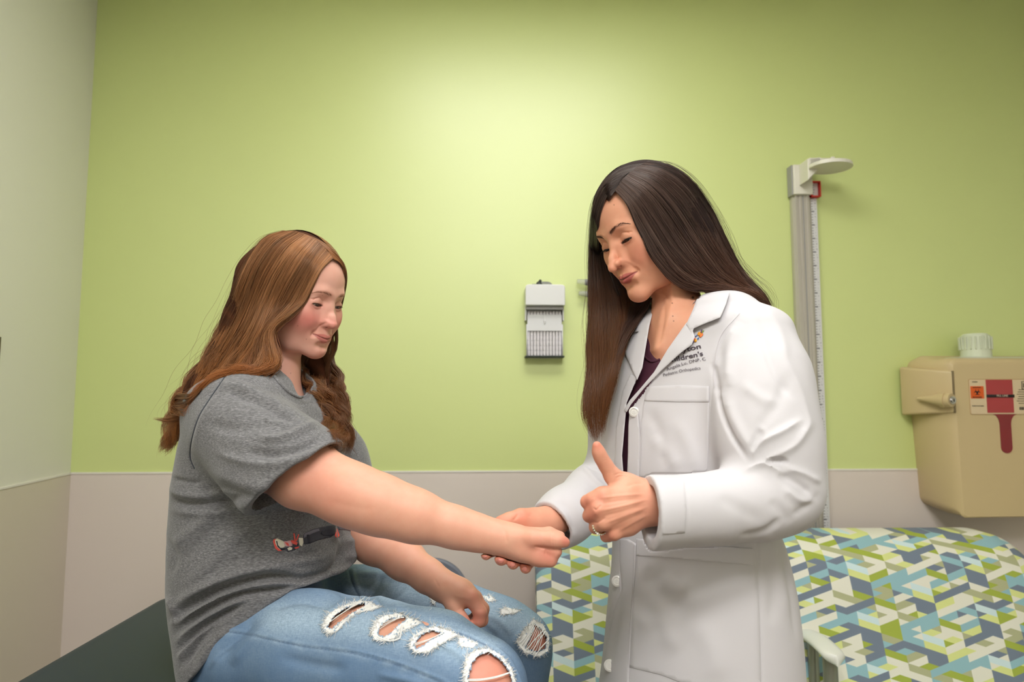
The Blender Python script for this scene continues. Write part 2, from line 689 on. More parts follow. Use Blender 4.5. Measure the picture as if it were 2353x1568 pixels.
def slab(name, a, b, z0, z1, nrm, th, mat, **kw):
    """upright sheet from a to b (floor points), th thick along -nrm"""
    a, b, nrm = A3(a), A3(b), A3(nrm)
    bm = bmesh.new()
    lo = [a, b, b - nrm * th, a - nrm * th]
    v0 = [bm.verts.new((p[0], p[1], z0)) for p in lo]; v1 = [bm.verts.new((p[0], p[1], z1)) for p in lo]
    bm.faces.new(v0); bm.faces.new(v1)
    for i in range(4): bm.faces.new((v0[i], v0[(i + 1) % 4], v1[(i + 1) % 4], v1[i]))
    o = bm_obj(name, bm, mat, smooth=False)
    return tag(o, **kw)


ln = np.array([-ldir[1], ldir[0], 0])
if ln[0] < 0: ln = -ln
slab('wall_back', corner - WU * .1, far_r + WU * .1, 0, ZC, WN, .1, M_green, kind='structure', label='green painted far wall of the exam room')
slab('wall_left', corner - ldir * .1, lfront, 0, ZC, ln, .1, M_pale, kind='structure', label='pale grey green painted left wall')
slab('wall_right', (XR, YB, 0), far_r + np.array([0, .1, 0]), 0, ZC, (-1, 0, 0), .1, M_other, kind='structure', label='off white right wall beyond the frame')
slab('wall_front', lfront, (XR, YB, 0), 0, ZC, (0, 1, 0), .1, M_other, kind='structure', label='off white wall behind the camera')
bm = bmesh.new(); bm_box(bm, (.2, 0, -.05), (5, 5.4, .1))
tag(bm_obj('floor', bm, M_floor, smooth=False), kind='structure', label='vinyl floor of the exam room')
bm = bmesh.new(); bm_box(bm, (.2, 0, ZC + .05), (5, 5.4, .1))
tag(bm_obj('ceiling', bm, M_ceil, smooth=False), kind='structure', label='white ceiling of the exam room')
# panelling below the rail line: sheets 3 mm proud of the wall, with a slim cap
off = WN * .003
seam = wall_point(150, 1500)[0]
slab('trim_1', corner + off, far_r + off, .1, ZR, WN, .003, M_panel, kind='structure', label='beige panelling along the foot of the green wall')
slab('trim_2', corner + ln * .003, lfront + ln * .003, .1, ZR, ln, .003, M_panel2, kind='structure', label='beige panelling along the foot of the left wall')
slab('trim_3', corner + WN * .005, far_r + WN * .005, ZR, ZR + .006, WN, .005, M_cap, kind='structure', label='thin pale cap on the panelling of the green wall')
slab('trim_4', corner + ln * .005, lfront + ln * .005, ZR, ZR + .006, ln, .005, M_cap, kind='structure', label='thin pale cap on the panelling of the left wall')
slab('baseboard_back', corner + WN * .008, far_r + WN * .008, 0, .1, WN, .008, simple('cove base', rgb(90, 86, 80), .5), kind='structure', label='dark base along the green wall')

# ---- lamps: the room's lay-in ceiling panel, and a fill panel added behind the camera
M_lampf = simple('lamp frame', rgb(235, 235, 232), .4)
def lamp(name, x, y, sx, sy, power, label, rot=0, col=(1, .985, .955)):
    e = empty(name, (x, y, ZC)); tag(e, label, 'ceiling light', 'recessed ceiling light panels')
    bm = bmesh.new()
    for dx, dy, a, b in ((0, sy / 2 + .02, sx + .08, .04), (0, -sy / 2 - .02, sx + .08, .04), (sx / 2 + .02, 0, .04, sy), (-sx / 2 - .02, 0, .04, sy)):
        bm_box(bm, (x + dx, y + dy, ZC - .008), (a, b, .016))
    bm_obj('lamp_frame', bm, M_lampf, e, smooth=False)
    t = NT('lamp diffuser ' + name)
    em = t.n('ShaderNodeEmission'); em.inputs[0].default_value = col + (1,); em.inputs[1].default_value = power
    t.l(em.outputs[0], t.out.inputs[0])
    bm = bmesh.new(); bm_box(bm, (x, y, ZC - .003), (sx, sy, .004))
    bm_obj('lamp_diffuser', bm, t.m, e, smooth=False)
    return e
lamp('ceiling_light', .12, 1.22, 1.15, .55, LP[0], 'wide ceiling light panel just in front of the green wall')
lamp('ceiling_light', .15, -.75, 1.25, 1.0, LP[1], 'fill light panel added on the ceiling behind the camera')  # added unseen lamp, fills the faces with light from the front

W = bpy.data.worlds.new('world'); SC.world = W; W.use_nodes = True
W.node_tree.nodes['Background'].inputs[0].default_value = (1, .99, .97, 1)
W.node_tree.nodes['Background'].inputs[1].default_value = 0.0

# ================================================================ things on the far wall
def set_wall(o, M):
    o.matrix_world = M
    return o


def part(name, bm, mat, parent, **kw):
    o = bm_obj(name, bm, mat, None, **kw)
    o.parent = parent
    return o


# ---- speculum dispenser
M_white = simple('white moulded plastic', rgb(226, 226, 226), .35)
M_grey = simple('grey plastic', rgb(160, 158, 156), .4)
M_dark = simple('dark rubber', rgb(42, 46, 46), .5)
M_black = simple('black plastic', rgb(30, 40, 34), .4)
def clear(name, col=(.93, .93, .95, 1), rough=.12, alpha_tr=.75):
    t = NT(name); t.set(Base_Color=col, Roughness=rough)
    t.b.inputs['Transmission Weight'].default_value = alpha_tr
    t.b.inputs['IOR'].default_value = 1.2
    return t.m
M_clear = clear('clear plastic')
u0, z0 = wall_u(1249, 742)
e = empty('speculum_dispenser'); set_wall(e, wmat(u0, z0))
tag(e, 'white dispenser of clear stacked specula hanging on the green wall', 'dispenser')
s = .00153
w = 45 * s
bm = bmesh.new(); bm_box(bm, (0, -.002, -.005), (w * 1.7, .004, 160 * s)); part('back_plate', bm, M_white, e, smooth=False)
# hood: profile with a rolled top
bm = bmesh.new()
bm_prism(bm, rrect(-w, w, 34 * s, 82 * s, (.004, .004, .012, .012)), -.075, 0)
part('hood', bm, M_white, e, bevel=.005, seg=3)
bm = bmesh.new(); bm_box(bm, (0, -.03, 30 * s), (w * 1.9, .056, .013)); part('hood_lip', bm, M_grey, e, bevel=.002)
for sx in (-1, 1):
    bm = bmesh.new()
    bm_prism(bm, [(sx * w * .99, 36 * s), (sx * w * .99, 2 * s), (sx * w * .93, 2 * s), (sx * w * .90, 36 * s)], -.04, 0)
    part('side_bracket', bm, M_white, e, bevel=.001)
# magazine tubes: columns of nested clear cones
M_cone = simple('frosted cone plastic', rgb(232, 228, 232), .3)
M_band = simple('frosted holder band', rgb(222, 222, 224), .35)
for i in range(11):
    x = -w * .80 + i * w * .16
    bm = bmesh.new(); n = 9
    for k in range(n):
        zz = 24 * s - k * .0174
        bm_cyl(bm, (x, -.030, zz), (x, -.030, zz - .0165), .0056, .0046, 12)
    part('speculum_column', bm, M_cone, e, auto=50)
for zt, zb in ((16, -22), ):
    bm = bmesh.new(); bm_prism(bm, rrect(-w * .88, w * .88, zb * s, zt * s, .003), -.041, -.036); part('holder_band', bm, M_band, e, bevel=.0015)
bm = bmesh.new(); bm_box(bm, (0, -.043, 8 * s), (.007, .004, .024)); bm_cyl(bm, (0, -.044, 1 * s), (0, -.044, -6 * s), .004, .002, 12); part('release_tab', bm, M_white, e, bevel=.001)
bm = bmesh.new(); bm_box(bm, (0, -.024, -80.5 * s), (w * 1.98, .05, .006)); part('bottom_tray', bm, M_black, e, bevel=.001)
for sx in (-1, 1):
    bm = bmesh.new(); bm_box(bm, (sx * w * .90, -.03, -44 * s), (.003, .03, 74 * s)); part('side_rail', bm, M_band, e)
bm = bmesh.new()
bm_cyl(bm, (-.018, -.03, 84 * s), (-.018, -.03, 92 * s), .013, .008, 20); bm_cyl(bm, (-.018, -.03, 90 * s), (-.012, -.034, 97 * s), .006, .004, 12)
bm_box(bm, (-.030, -.03, 84.5 * s), (.026, .012, .008))
part('mounting_knob', bm, M_dark, e, bevel=.001)
bm = bmesh.new(); bm_prism(bm, rrect(-.028, .034, 82 * s, 96 * s, (.001, .001, .02, .02)), -.006, 0); part('clear_backing', bm, M_clear, e)

# ---- small gauge fittings partly behind the hair
for (px, py, lab) in ((1352, 653, 'upper of the two clear hose fittings on the green wall'), (1356, 680, 'lower of the two clear hose fittings on the green wall')):
    u, z = wall_u(px, py); e = empty('wall_hose_fitting'); set_wall(e, wmat(u, z)); tag(e, lab, 'fitting', 'clear hose fittings beside the dark hair')
    bm = bmesh.new(); bm_cyl(bm, (-.045, -.03, 0.004), (-.012, -.03, .001), .007, .011, 20); bm_cyl(bm, (-.012, -.03, .001), (.0, -.03, 0), .011, .013, 20); part('clear_cup', bm, M_clear, e, auto=40)
    bm = bmesh.new(); bm_cyl(bm, (-.016, -.03, 0), (.03, -.03, 0.002), .0095, .0095, 18); part('dark_collar', bm, M_dark, e, auto=40)
    bm = bmesh.new(); bm_cyl(bm, (.0, -.03, .008), (.03, -.03, .010), .0085, .0085, 18); bm_cyl(bm, (.02, 0, 0), (.02, -.032, 0), .008, .008, 16); part('white_stem', bm, M_white, e, auto=40)

# ---- stadiometer
M_alu = simple('satin aluminium', rgb(196, 190, 180), .35, .35)
M_seca = simple('ivory plastic', rgb(229, 225, 212), .4)
t = NT('measuring scale')
co = t.coord('Object'); sp = t.n('ShaderNodeSeparateXYZ'); t.l(co, sp.inputs[0])
fz = t.math('FRACT', t.math('MULTIPLY', sp.outputs[2], 100.0))
tick = t.math('LESS_THAN', fz, .22)
f5 = t.math('LESS_THAN', t.math('FRACT', t.math('MULTIPLY', sp.outputs[2], 20.0)), .10)
edge = t.math('LESS_THAN', sp.outputs[0], -.004)
edge2 = t.math('LESS_THAN', sp.outputs[0], .001)
mk = t.math('MAXIMUM', t.math('MULTIPLY', tick, edge), t.math('MULTIPLY', f5, edge2))
nx = t.n('ShaderNodeTexNoise'); nx.inputs['Scale'].default_value = 260; t.l(co, nx.inputs['Vector'])
dig = t.math('MULTIPLY', t.math('LESS_THAN', t.math('FRACT', t.math('MULTIPLY', sp.outputs[2], 100.0)), .5), t.math('MULTIPLY', t.math('GREATER_THAN', nx.outputs[0], .56), t.math('LESS_THAN', t.math('ABSOLUTE', t.math('SUBTRACT', sp.outputs[0], .0045)), .003)))
mk = t.math('MAXIMUM', mk, t.math('MULTIPLY', dig, .7))
t.set(Base_Color=t.mix(mk, rgb(214, 213, 214), rgb(120, 118, 122)), Roughness=.4)
M_scale = t.m
uT, zT = wall_u(1850, 385, .03); uB, zB = wall_u(1882, 1215, .03)
uc, _ = wall_u(1862, 700, .03)
e = empty('stadiometer'); set_wall(e, wmat(uc, 0)); tag(e, 'wall mounted height measuring rod with ivory head plate', 'height rod')
zt = zT; zb = .25
bm = bmesh.new(); bm_prism(bm, [(-.048, -.002), (.030, -.002), (.030, -.012), (.012, -.030), (-.04, -.030), (-.048, -.02)][::-1], zb, zt)
# prism is built in x-y then stood upright
for v in bm.verts: v.co = Vector((v.co.x, v.co.z, v.co.y))
part('rail', bm, M_alu, e, bevel=.001)
bm = bmesh.new()
for x in (-.038, -.022, .004): bm_box(bm, (x, -.031, (zb + zt) / 2), (.009 if x != -.022 else .006, .004, zt - zb))
part('rail_rib', bm, M_alu, e, bevel=.0008)
bm = bmesh.new(); bm_box(bm, (-.012, -.0306, (zb + zt) / 2), (.004, .002, zt - zb)); part('rail_groove', bm, M_grey, e, smooth=False)
bm = bmesh.new(); bm_box(bm, (0, 0, 0), (.024, .006, zt - .09 - zb)); o = part('scale_strip', bm, M_scale, e, smooth=False); o.matrix_local = Matrix.Translation((.033, -.016, (zb + zt - .09) / 2))
# slider block
bm = bmesh.new(); bm_prism(bm, [(-.05, zt - .105), (.02, zt - .105), (.02, zt + .006), (-.05, zt + .006)], -.045, -.0); part('slider', bm, M_seca, e, bevel=.004)
bm = bmesh.new(); bm_box(bm, (-.052, -.02, zt - .05), (.006, .036, .112)); part('slider_cap', bm, M_grey, e, bevel=.002)
# arm: wedge leading to the head disc
bm = bmesh.new()
bm_prism(bm, [(-.03, zt - .075), (.0, zt - .045), (.02, zt - .012), (.02, zt + .01), (-.03, zt + .004)], -.11, -.02); part('head_arm', bm, M_seca, e, bevel=.004)
bm = bmesh.new()
c0 = Vector((.045, -.12, zt - .035))
for k, (r0, r1, a, b) in enumerate(((.064, .066, 0, .014),)):
    vs = bm_cyl(bm, (0, 0, a), (0, 0, b), r1, r0, 64)
    for v in vs: v.co = Vector((v.co.x * 1.12, v.co.y * 1.0, v.co.z)) + c0
part('head_plate', bm, M_seca, e, bevel=.002)
bm = bmesh.new(); bm_box(bm, (.02, -.10, zt - .008), (.085, .02, .03)); bm_box(bm, (.062, -.10, zt - .004), (.014, .024, .032)); part('plate_web', bm, M_seca, e, bevel=.003)
bm = bmesh.new()
rz = zt - .082; 
for (cx, cz, a, b) in ((.0335, rz + .027, .036, .004), (.0335, rz - .027, .036, .004), (.0175, rz, .004, .058), (.0495, rz, .004, .058)): bm_box(bm, (cx, -.03, cz), (a, .02, b))
part('reading_window', bm, simple('red plastic', rgb(214, 38, 28), .35), e, bevel=.0008)
bm = bmesh.new(); bm_box(bm, (.0335, -.024, rz), (.028, .002, .05)); part('window_pane', bm, simple('window card', rgb(222, 214, 214), .4), e, smooth=False)
bm = bmesh.new()
for k in range(5): bm_box(bm, (.028 + .002 * (k % 3), -.0256, rz - .018 + k * .009), (.005, .001, .004))
part('window_marks', bm, M_grey, e, smooth=False)

# ---- sharps container cabinet
M_tan = simple('tan moulded plastic', rgb(206, 184, 140), .38, var=.02)
M_red = simple('red sharps plastic', rgb(176, 62, 66), .3)
M_dred = simple('dark red plastic', rgb(136, 40, 46), .35)
M_label = simple('label paper', rgb(222, 200, 164), .5)
M_orange = simple('orange label', rgb(226, 96, 30), .5)
M_ink = simple('black ink', rgb(40, 32, 32), .6)
M_chrome = simple('chrome lock', rgb(200, 198, 196), .2, .9)
OF = .17
uc, zc = wall_u(2262, 990, OF)
e = empty('sharps_container'); set_wall(e, wmat(uc, zc)); tag(e, 'tan wall cabinet holding a red sharps box above the patterned bench', 'sharps container')
def W2(px, py, off=OF):
    u, z = wall_u(px, py, off); return u - uc, z - zc
# body as stacked rounded rings: outline in x-z at several depths
def ring_loft(bm, rings):
    L = [[bm.verts.new(p) for p in r] for r in rings]
    n = len(L[0])
    for a, b in zip(L[:-1], L[1:]):
        for i in range(n): bm.faces.new((a[i], a[(i + 1) % n], b[(i + 1) % n], b[i]))
    bm.faces.new(L[0]); bm.faces.new(L[-1][::-1])
def outline(x0, x1, z0, z1, taper, r):
    """front outline: narrower at the foot"""
    pts = []
    base = rrect(x0, x1, z0, z1, r, 7)
    for x, z in base:
        tt = max(0, (z1 - z) / (z1 - z0))
        pts.append((x * (1 - taper * tt ** 2.2), z))
    return pts
fx0, fz1 = W2(2184, 826); fx1, fz0 = W2(2185, 1191)
x0 = fx0
bx0, _ = W2(2099, 900, .04)
xm = W2(2312, 900)[0]
_, zbk = W2(2130, 1172, .04)
_, ztk = W2(2130, 826, .04)
bm = bmesh.new()
rings = []
for y, x_l, zt_, zb_, tp, r in ((0, bx0 + .008, ztk + .0, zbk + .012, .10, .03), (-.04, bx0, ztk + .012, zbk + .004, .12, .045), (-.10, bx0 * .55 + x0 * .45 - .006, fz1 + .004, (zbk + fz0) / 2, .09, .04), (-.15, x0 - .014, fz1 + .006, fz0 + .004, .06, .03), (-.166, x0 - .003, fz1, fz0, .05, .02), (-.172, x0 + .006, fz1 - .010, fz0 + .004, .05, .016)):
    rings.append([(x + xm, y, z) for x, z in outline(x_l - xm, xm - x_l, zb_, zt_, tp, r)])
ring_loft(bm, rings)
part('cabinet_body', bm, M_tan, e, auto=28)
# top lip and clear cap
bm = bmesh.new(); rings = []
for dz, gx, gy in ((-.004, .155, .07), (.007, .15, .066), (.011, .13, .055)):
    rings.append([(x + xm, y - .08, fz1 + dz) for x, y in rrect(-gx, gx, -gy, gy, .03)])
ring_loft(bm, rings); part('inner_lid', bm, simple('lid plastic', rgb(205, 205, 190), .3), e, auto=30)
capx, capz = W2(2241, 790, .09)
bm = bmesh.new(); bm_cyl(bm, (capx, -.09, fz1 + .008), (capx, -.09, capz + .028), .047, .044, 40); bm_cyl(bm, (capx, -.09, capz + .028), (capx, -.09, capz + .034), .040, .036, 40)
for k in range(20):
    a = k * math.pi / 10; bm_box(bm, (capx + .0475 * math.cos(a), -.09 + .0475 * math.sin(a), capz + .0), (.005, .005, .045))
part('clear_cap', bm, simple('milky cap', rgb(214, 220, 196), .3, var=.01), e, bevel=.0015)
# side clamp with key lock
hx0, hz1 = W2(2088, 862, .06); hx1, hz0 = W2(2176, 950, .15)
bm = bmesh.new(); rings = []
for y, xl, xr in ((-.02, bx0 - .032, bx0 + .05), (-.075, bx0 - .028, bx0 + .06), (-.13, bx0 + .008, bx0 + .09), (-.166, x0 - .012, x0 + .01), (-.174, x0 - .002, x0 + .006)):
    k = (y + .02) / -.15
    rings.append([(x, y, z) for x, z in rrect(xl, xr, hz0 - .01 + .012 * k, hz1 + .03 - .02 * k, .008, 4)])
ring_loft(bm, rings); part('side_clamp', bm, M_tan, e, auto=30)
lx, lz = W2(2182, 920, .185)
bm = bmesh.new(); bm_cyl(bm, (lx - .052, -.10, lz + .005), (lx - .008, -.176, lz), .004, .024, 32); bm_cyl(bm, (lx - .008, -.160, lz), (lx + .004, -.190, lz), .026, .022, 36); part('lock_boss', bm, M_tan, e, auto=50)
bm = bmesh.new(); bm_cyl(bm, (lx + .003, -.185, lz), (lx + .005, -.195, lz), .014, .013, 28); bm_cyl(bm, (lx + .004, -.19, lz), (lx + .005, -.199, lz), .009, .008, 24); part('key_lock', bm, M_chrome, e, auto=40)
bm = bmesh.new(); bm_box(bm, (lx + .005, -.1995, lz), (.002, .002, .010)); part('keyhole', bm, M_ink, e)
# window with the red inner box and its printed label
def face(name, pxs, y0, y1, mat, r=.003, par=None, bev=.0008, off=.172):
    (a, b), (c, d) = W2(pxs[0], pxs[1], off), W2(pxs[2], pxs[3], off)
    bm = bmesh.new(); bm_prism(bm, rrect(min(a, c), max(a, c), min(b, d), max(b, d), r), y0, y1)
    return part(name, bm, mat, par or e, bevel=bev)
face('window_rim', (2224, 871, 2420, 954), -.1725, -.168, simple('window edge', rgb(190, 160, 118), .4), .006)
face('inner_label', (2226, 873, 2418, 952), -.1745, -.170, M_label, .005)
face('red_panel', (2263, 873, 2329, 949), -.1757, -.172, M_red, .001)
face('orange_label', (2228, 888, 2260, 916), -.1757, -.172, M_orange, .0005)
face('fill_line', (2265, 907, 2329, 914), -.1766, -.173, M_ink, .0003, bev=0)
# slot window: funnel then long tongue
x_c, z_w = W2(2307, 953)
hw = 13.5 * .00142
_, z_b = W2(2307, 1042)
pts = [(x_c - .042, z_w + .002), (x_c + .042, z_w + .002), (x_c + .030, z_w - .004), (x_c + hw + .003, z_w - .016), (x_c + hw, z_w - .03)] + arc(x_c, z_b + hw, hw, 0, -180, 12) + [(x_c - hw, z_w - .03), (x_c - hw - .003, z_w - .016), (x_c - .030, z_w - .004)]
bm = bmesh.new(); bm_prism(bm, pts, -.1742, -.170); part('level_slot', bm, M_dred, e, smooth=False)


def glyphs(text, size, align='CENTER', spacing=1.0, bold=False):
    """text outlines as a flat mesh in x-y (x right, y up)"""
    cu = bpy.data.curves.new('txt', 'FONT'); cu.body = text; cu.size = size; cu.align_x = align; cu.resolution_u = 4
    cu.space_character = spacing
    if bold: cu.offset = size * .02
    o = bpy.data.objects.new('txt', cu); COL.objects.link(o)
    dg = bpy.context.evaluated_depsgraph_get(); me = o.evaluated_get(dg).to_mesh()
    V = np.array([v.co[:] for v in me.vertices]); F = [tuple(p.vertices) for p in me.polygons]
    o.evaluated_get(dg).to_mesh_clear(); bpy.data.objects.remove(o); bpy.data.curves.remove(cu)
    return V, F


def flat_text(name, text, size, x, z, y, mat, parent, bold=False, th=.0006):
    V, F = glyphs(text, size, bold=bold)
    bm = bmesh.new(); vs = [bm.verts.new((v[0] + x, y, v[1] + z)) for v in V]
    for f in F:
        try: bm.faces.new([vs[i] for i in f])
        except Exception: pass
    r = bmesh.ops.extrude_face_region(bm, geom=bm.faces[:])
    for g in r['geom']:
        if isinstance(g, bmesh.types.BMVert): g.co.y += th
    return part(name, bm, mat, parent, smooth=False)


tx, tz = W2(2300, 913)
flat_text('fill_line_text', 'FILL LINE', .010, tx, tz + .0015, -.1772, simple('label cream ink', rgb(214, 190, 170), .5), e, th=.0008)
# biohazard trefoil
bx, bz = W2(2242, 902); bm = bmesh.new()
for k in range(3):
    a = math.radians(90 + 120 * k); cx_, cz_ = bx + .0058 * math.cos(a), bz + .0058 * math.sin(a)
    n = 16; gap = math.radians(35)
    outer = [(cx_ + .0062 * math.cos(a + gap + (2 * math.pi - 2 * gap) * i / n), cz_ + .0062 * math.sin(a + gap + (2 * math.pi - 2 * gap) * i / n)) for i in range(n + 1)]
    inner = [(cx_ + .0015 * math.cos(a) + .0042 * math.cos(a + gap * .7 + (2 * math.pi - 1.4 * gap) * i / n), cz_ + .0015 * math.sin(a) + .0042 * math.sin(a + gap * .7 + (2 * math.pi - 1.4 * gap) * i / n)) for i in range(n + 1)]
    vo = [bm.verts.new((p[0], -.1768, p[1])) for p in outer]; vi = [bm.verts.new((p[0], -.1768, p[1])) for p in inner]
    for i in range(n): bm.faces.new((vo[i], vo[i + 1], vi[i + 1], vi[i]))
part('biohazard_sign', bm, M_ink, e, smooth=False)
flat_text('orange_label_text', 'BIOHAZARD', .0055, bx, bz - .018, -.1768, M_ink, e)
flat_text('orange_label_text', 'BIOHAZARD', .0050, bx, bz + .0145, -.1768, M_ink, e)
ax, az = W2(2243, 928)
flat_text('label_print', 'SHARPS CONTAINER', .0042, ax + .002, az - .009, -.1756, M_ink, e)
flat_text('label_print', 'CAUTION', .0042, *W2(2237, 879), -.1756, M_ink, e)
bm = bmesh.new()
for k in range(7):
    u_, z_ = W2(2340, 896 + k * 5.2); bm_box(bm, (u_ + .012, -.1750, z_), (.03 + .006 * (k % 3), .001, .0016))
for k in range(12):
    u_, z_ = W2(2341 + k * 2.1, 939); bm_box(bm, (u_, -.1750, z_), (.0012 if k % 3 else .002, .001, .010))
part('label_small_print', bm, M_ink, e, smooth=False)
bm = bmesh.new(); u_, z_ = W2(2352, 886)
bm_box(bm, (u_ - .010, -.1750, z_), (.0015, .001, .026)); bm_box(bm, (u_ + .004, -.1750, z_ + .0125), (.03, .001, .0015)); bm_box(bm, (u_ + .004, -.1750, z_ - .0125), (.03, .001, .0015))
part('label_box', bm, M_ink, e, smooth=False)
flat_text('label_letter', 'L', .02, u_ - .002, z_ - .007, -.1752, M_ink, e, bold=True)

# ================================================================ patterned bench
def pattern():
    t = NT('woven chevron fabric')
    uv = t.n('ShaderNodeUVMap'); uv.uv_map = 'UVMap'
    sp = t.n('ShaderNodeSeparateXYZ'); t.l(uv.outputs[0], sp.inputs[0])
    cw = .060; bh = .0188
    cu = t.math('DIVIDE', sp.outputs[0], cw)
    ci = t.math('FLOOR', cu); fu = t.math('SUBTRACT', cu, ci)
    par = t.math('MODULO', t.math('ABSOLUTE', ci), 2.0)
    v = t.math('DIVIDE', sp.outputs[1], bh)
    def whash(a, b, seed):
        c = t.n('ShaderNodeCombineXYZ'); t.l(a, c.inputs[0]); t.l(b, c.inputs[1]); c.inputs[2].default_value = seed
        w = t.n('ShaderNodeTexWhiteNoise'); w.noise_dimensions = '3D'; t.l(c.outputs[0], w.inputs[0]); return w.outputs[0]
    pal = [(0, rgb(230, 228, 214)), (.36, rgb(148, 188, 198)), (.49, rgb(164, 178, 74)), (.62, rgb(118, 130, 148)), (.72, rgb(218, 224, 148)), (.81, rgb(178, 180, 142)), (.90, rgb(208, 228, 232))]
    sl = 1.0
    # family A rises to the right, family B falls; each keeps its colour over a run of two columns
    va = t.math('SUBTRACT', v, t.math('MULTIPLY', cu, sl)); vb = t.math('ADD', v, t.math('MULTIPLY', cu, sl))
    ia = t.math('FLOOR', va); ib = t.math('FLOOR', vb)
    c2 = t.math('FLOOR', t.math('MULTIPLY', t.math('ADD', ci, ia), .5)); c3 = t.math('FLOOR', t.math('MULTIPLY', t.math('SUBTRACT', cu, ib), .5))
    m9 = lambda a, q: t.math('MODULO', t.math('ADD', a, 756.0), q)
    ha = whash(m9(ia, 7.0), m9(c2, 3.0), 4.3); hb = whash(m9(ib, 7.0), m9(ci, 3.0), 8.1)
    ca = t.ramp(ha, pal, 'CONSTANT'); cb = t.ramp(hb, pal, 'CONSTANT')
    pr = whash(m9(ib, 7.0), m9(ci, 3.0), 9.7); pq = whash(m9(ia, 7.0), m9(c2, 3.0), 2.2)
    sel = t.math('GREATER_THAN', pr, pq)
    col = t.mix(sel, ca, cb)
    wv = t.noise(900, 2, vec=t.coord())
    t.set(Base_Color=col, Roughness=.55); t.b.inputs['Specular IOR Level'].default_value = .35
    t.bump(wv, .15, .0005)
    return t.m
M_pat = pattern()
M_padw = simple('white arm pad', rgb(232, 232, 226), .35)
M_steel = simple('grey steel post', rgb(150, 148, 138), .3, .7)
M_frame = simple('dark bench frame', rgb(60, 62, 66), .4, .4)
bx0_, bx1_ = .075, 1.66
e = empty('patterned_bench', (.86, 1.8, 0)); tag(e, 'two seat waiting bench in blue and lime chevron fabric against the wall', 'bench')
# back cushion: grid over u (along) and s (up and over the top), with rounded shoulders
def cushion(name, us, prof, front, mat, parent, thick):
    pass
nu, ns = 90, 60
Vb, UVb = [], []
zlo, ztop = .40, .918
for j in range(ns):
    for i in range(nu):
        a = i / (nu - 1); b = j / (ns - 1)
        x = bx0_ + (bx1_ - bx0_) * a
        # top edge drops near the ends
        dl, dr = (x - bx0_), (bx1_ - x)
        def edge(d, r, dep): return 0 if d > r else dep * (1 - math.sqrt(max(0, 1 - (1 - d / r) ** 2)))
        zt_ = ztop - edge(dl, .12, .10) - edge(dr, .16, .17)
        z = zlo + (zt_ - zlo) * b
        puff = .035 * (1 - (2 * b - 1) ** 4) * (1 - (2 * a - 1) ** 12)
        roll = .045 * max(0, (b - .84) / .16) ** 2.2
        y = 1.93 + .17 * ((z - zlo) / (ztop - zlo)) - puff + roll + .006 * math.sin(8 * a)
        Vb.append((x, y, z)); UVb.append((x, (z - zlo) + roll * .8))
Vb = np.array(Vb)
idx = np.arange(nu * ns).reshape(ns, nu)
Fq = np.stack([idx[:-1, :-1], idx[:-1, 1:], idx[1:, 1:], idx[1:, :-1]], -1).reshape(-1, 4)
Vk = Vb + np.array([0, .075, 0]) * 1.0
n0 = len(Vb)
rim = np.concatenate([idx[0, :], idx[1:, -1], idx[-1, -2::-1], idx[-2:0, 0]])
rq = np.stack([rim, rim + n0, np.roll(rim, -1) + n0, np.roll(rim, -1)], -1)
F = np.vstack([Fq, Fq[:, ::-1] + n0, rq]).astype(np.int32)
me = np_mesh('back_cushion', np.vstack([Vb, Vk]), F)
uvl = me.uv_layers.new(name='UVMap'); UV = np.array(UVb + UVb); li = np.zeros(len(me.loops), int); me.loops.foreach_get('vertex_index', li)
uvl.data.foreach_set('uv', UV[li].ravel())
o = link_mesh('back_cushion', me, M_pat, e)
bm = bmesh.new(); bm.from_mesh(me); bmesh.ops.recalc_face_normals(bm, faces=bm.faces); bm.to_mesh(me); bm.free()
me.set_sharp_from_angle(angle=math.radians(60))
for k, (sx0, sx1) in enumerate(((bx0_ + .03, .845), (.872, bx1_ - .03))):
    bm = bmesh.new(); bm_prism(bm, rrect(1.42, 1.95, .36, .46, .035), sx0, sx1)
    for v in bm.verts: v.co = Vector((v.co.y, v.co.x, v.co.z))
    uvq = bm.loops.layers.uv.new('UVMap')
    for f in bm.faces:
        for lp in f.loops: lp[uvq].uv = (lp.vert.co.x, lp.vert.co.y + lp.vert.co.z)
    bm_obj('seat_cushion', bm, M_pat, e, auto=40)
def arm(x, y0, y1, z):
    bm = bmesh.new(); L = []
    ys = np.linspace(y0, y1, 14)
    for i, y in enumerate(ys):
        t_ = i / 13; w_ = .030 * math.sqrt(max(.02, 1 - (2 * t_ - 1) ** 8)) + .002
        L.append([bm.verts.new((x + w_ * math.cos(a), y, z + .017 * math.sin(a) * (1 if math.sin(a) < 0 else .8) - .012 * (2 * t_ - 1) ** 2)) for a in np.linspace(0, 2 * math.pi, 20, endpoint=False)])
    for a, b in zip(L[:-1], L[1:]):
        for i in range(20): bm.faces.new((a[i], a[(i + 1) % 20], b[(i + 1) % 20], b[i]))
    bm.faces.new(L[0]); bm.faces.new(L[-1])
    ar = bm_obj('armrest', bm, M_padw, e, auto=60)
    bm = bmesh.new(); bm_cyl(bm, (x, y0 + .045, .10), (x, y0 + .045, z - .008), .019, .019, 24); bm_cyl(bm, (x, y1 - .06, .30), (x, y1 - .06, z - .008), .015, .015, 20)
    bm_obj('arm_post', bm, M_steel, e, auto=50)
atip = G(1925, 1508, .668)
arm(atip[0], atip[1], 2.0, .668); arm(1.70, atip[1], 2.0, .668); arm(.030, 1.69, 1.98, .60)
bm = bmesh.new(); bm_box(bm, (.865, 1.66, .335), (1.62, .46, .03)); bm_obj('seat_frame', bm, M_frame, e, bevel=.006)
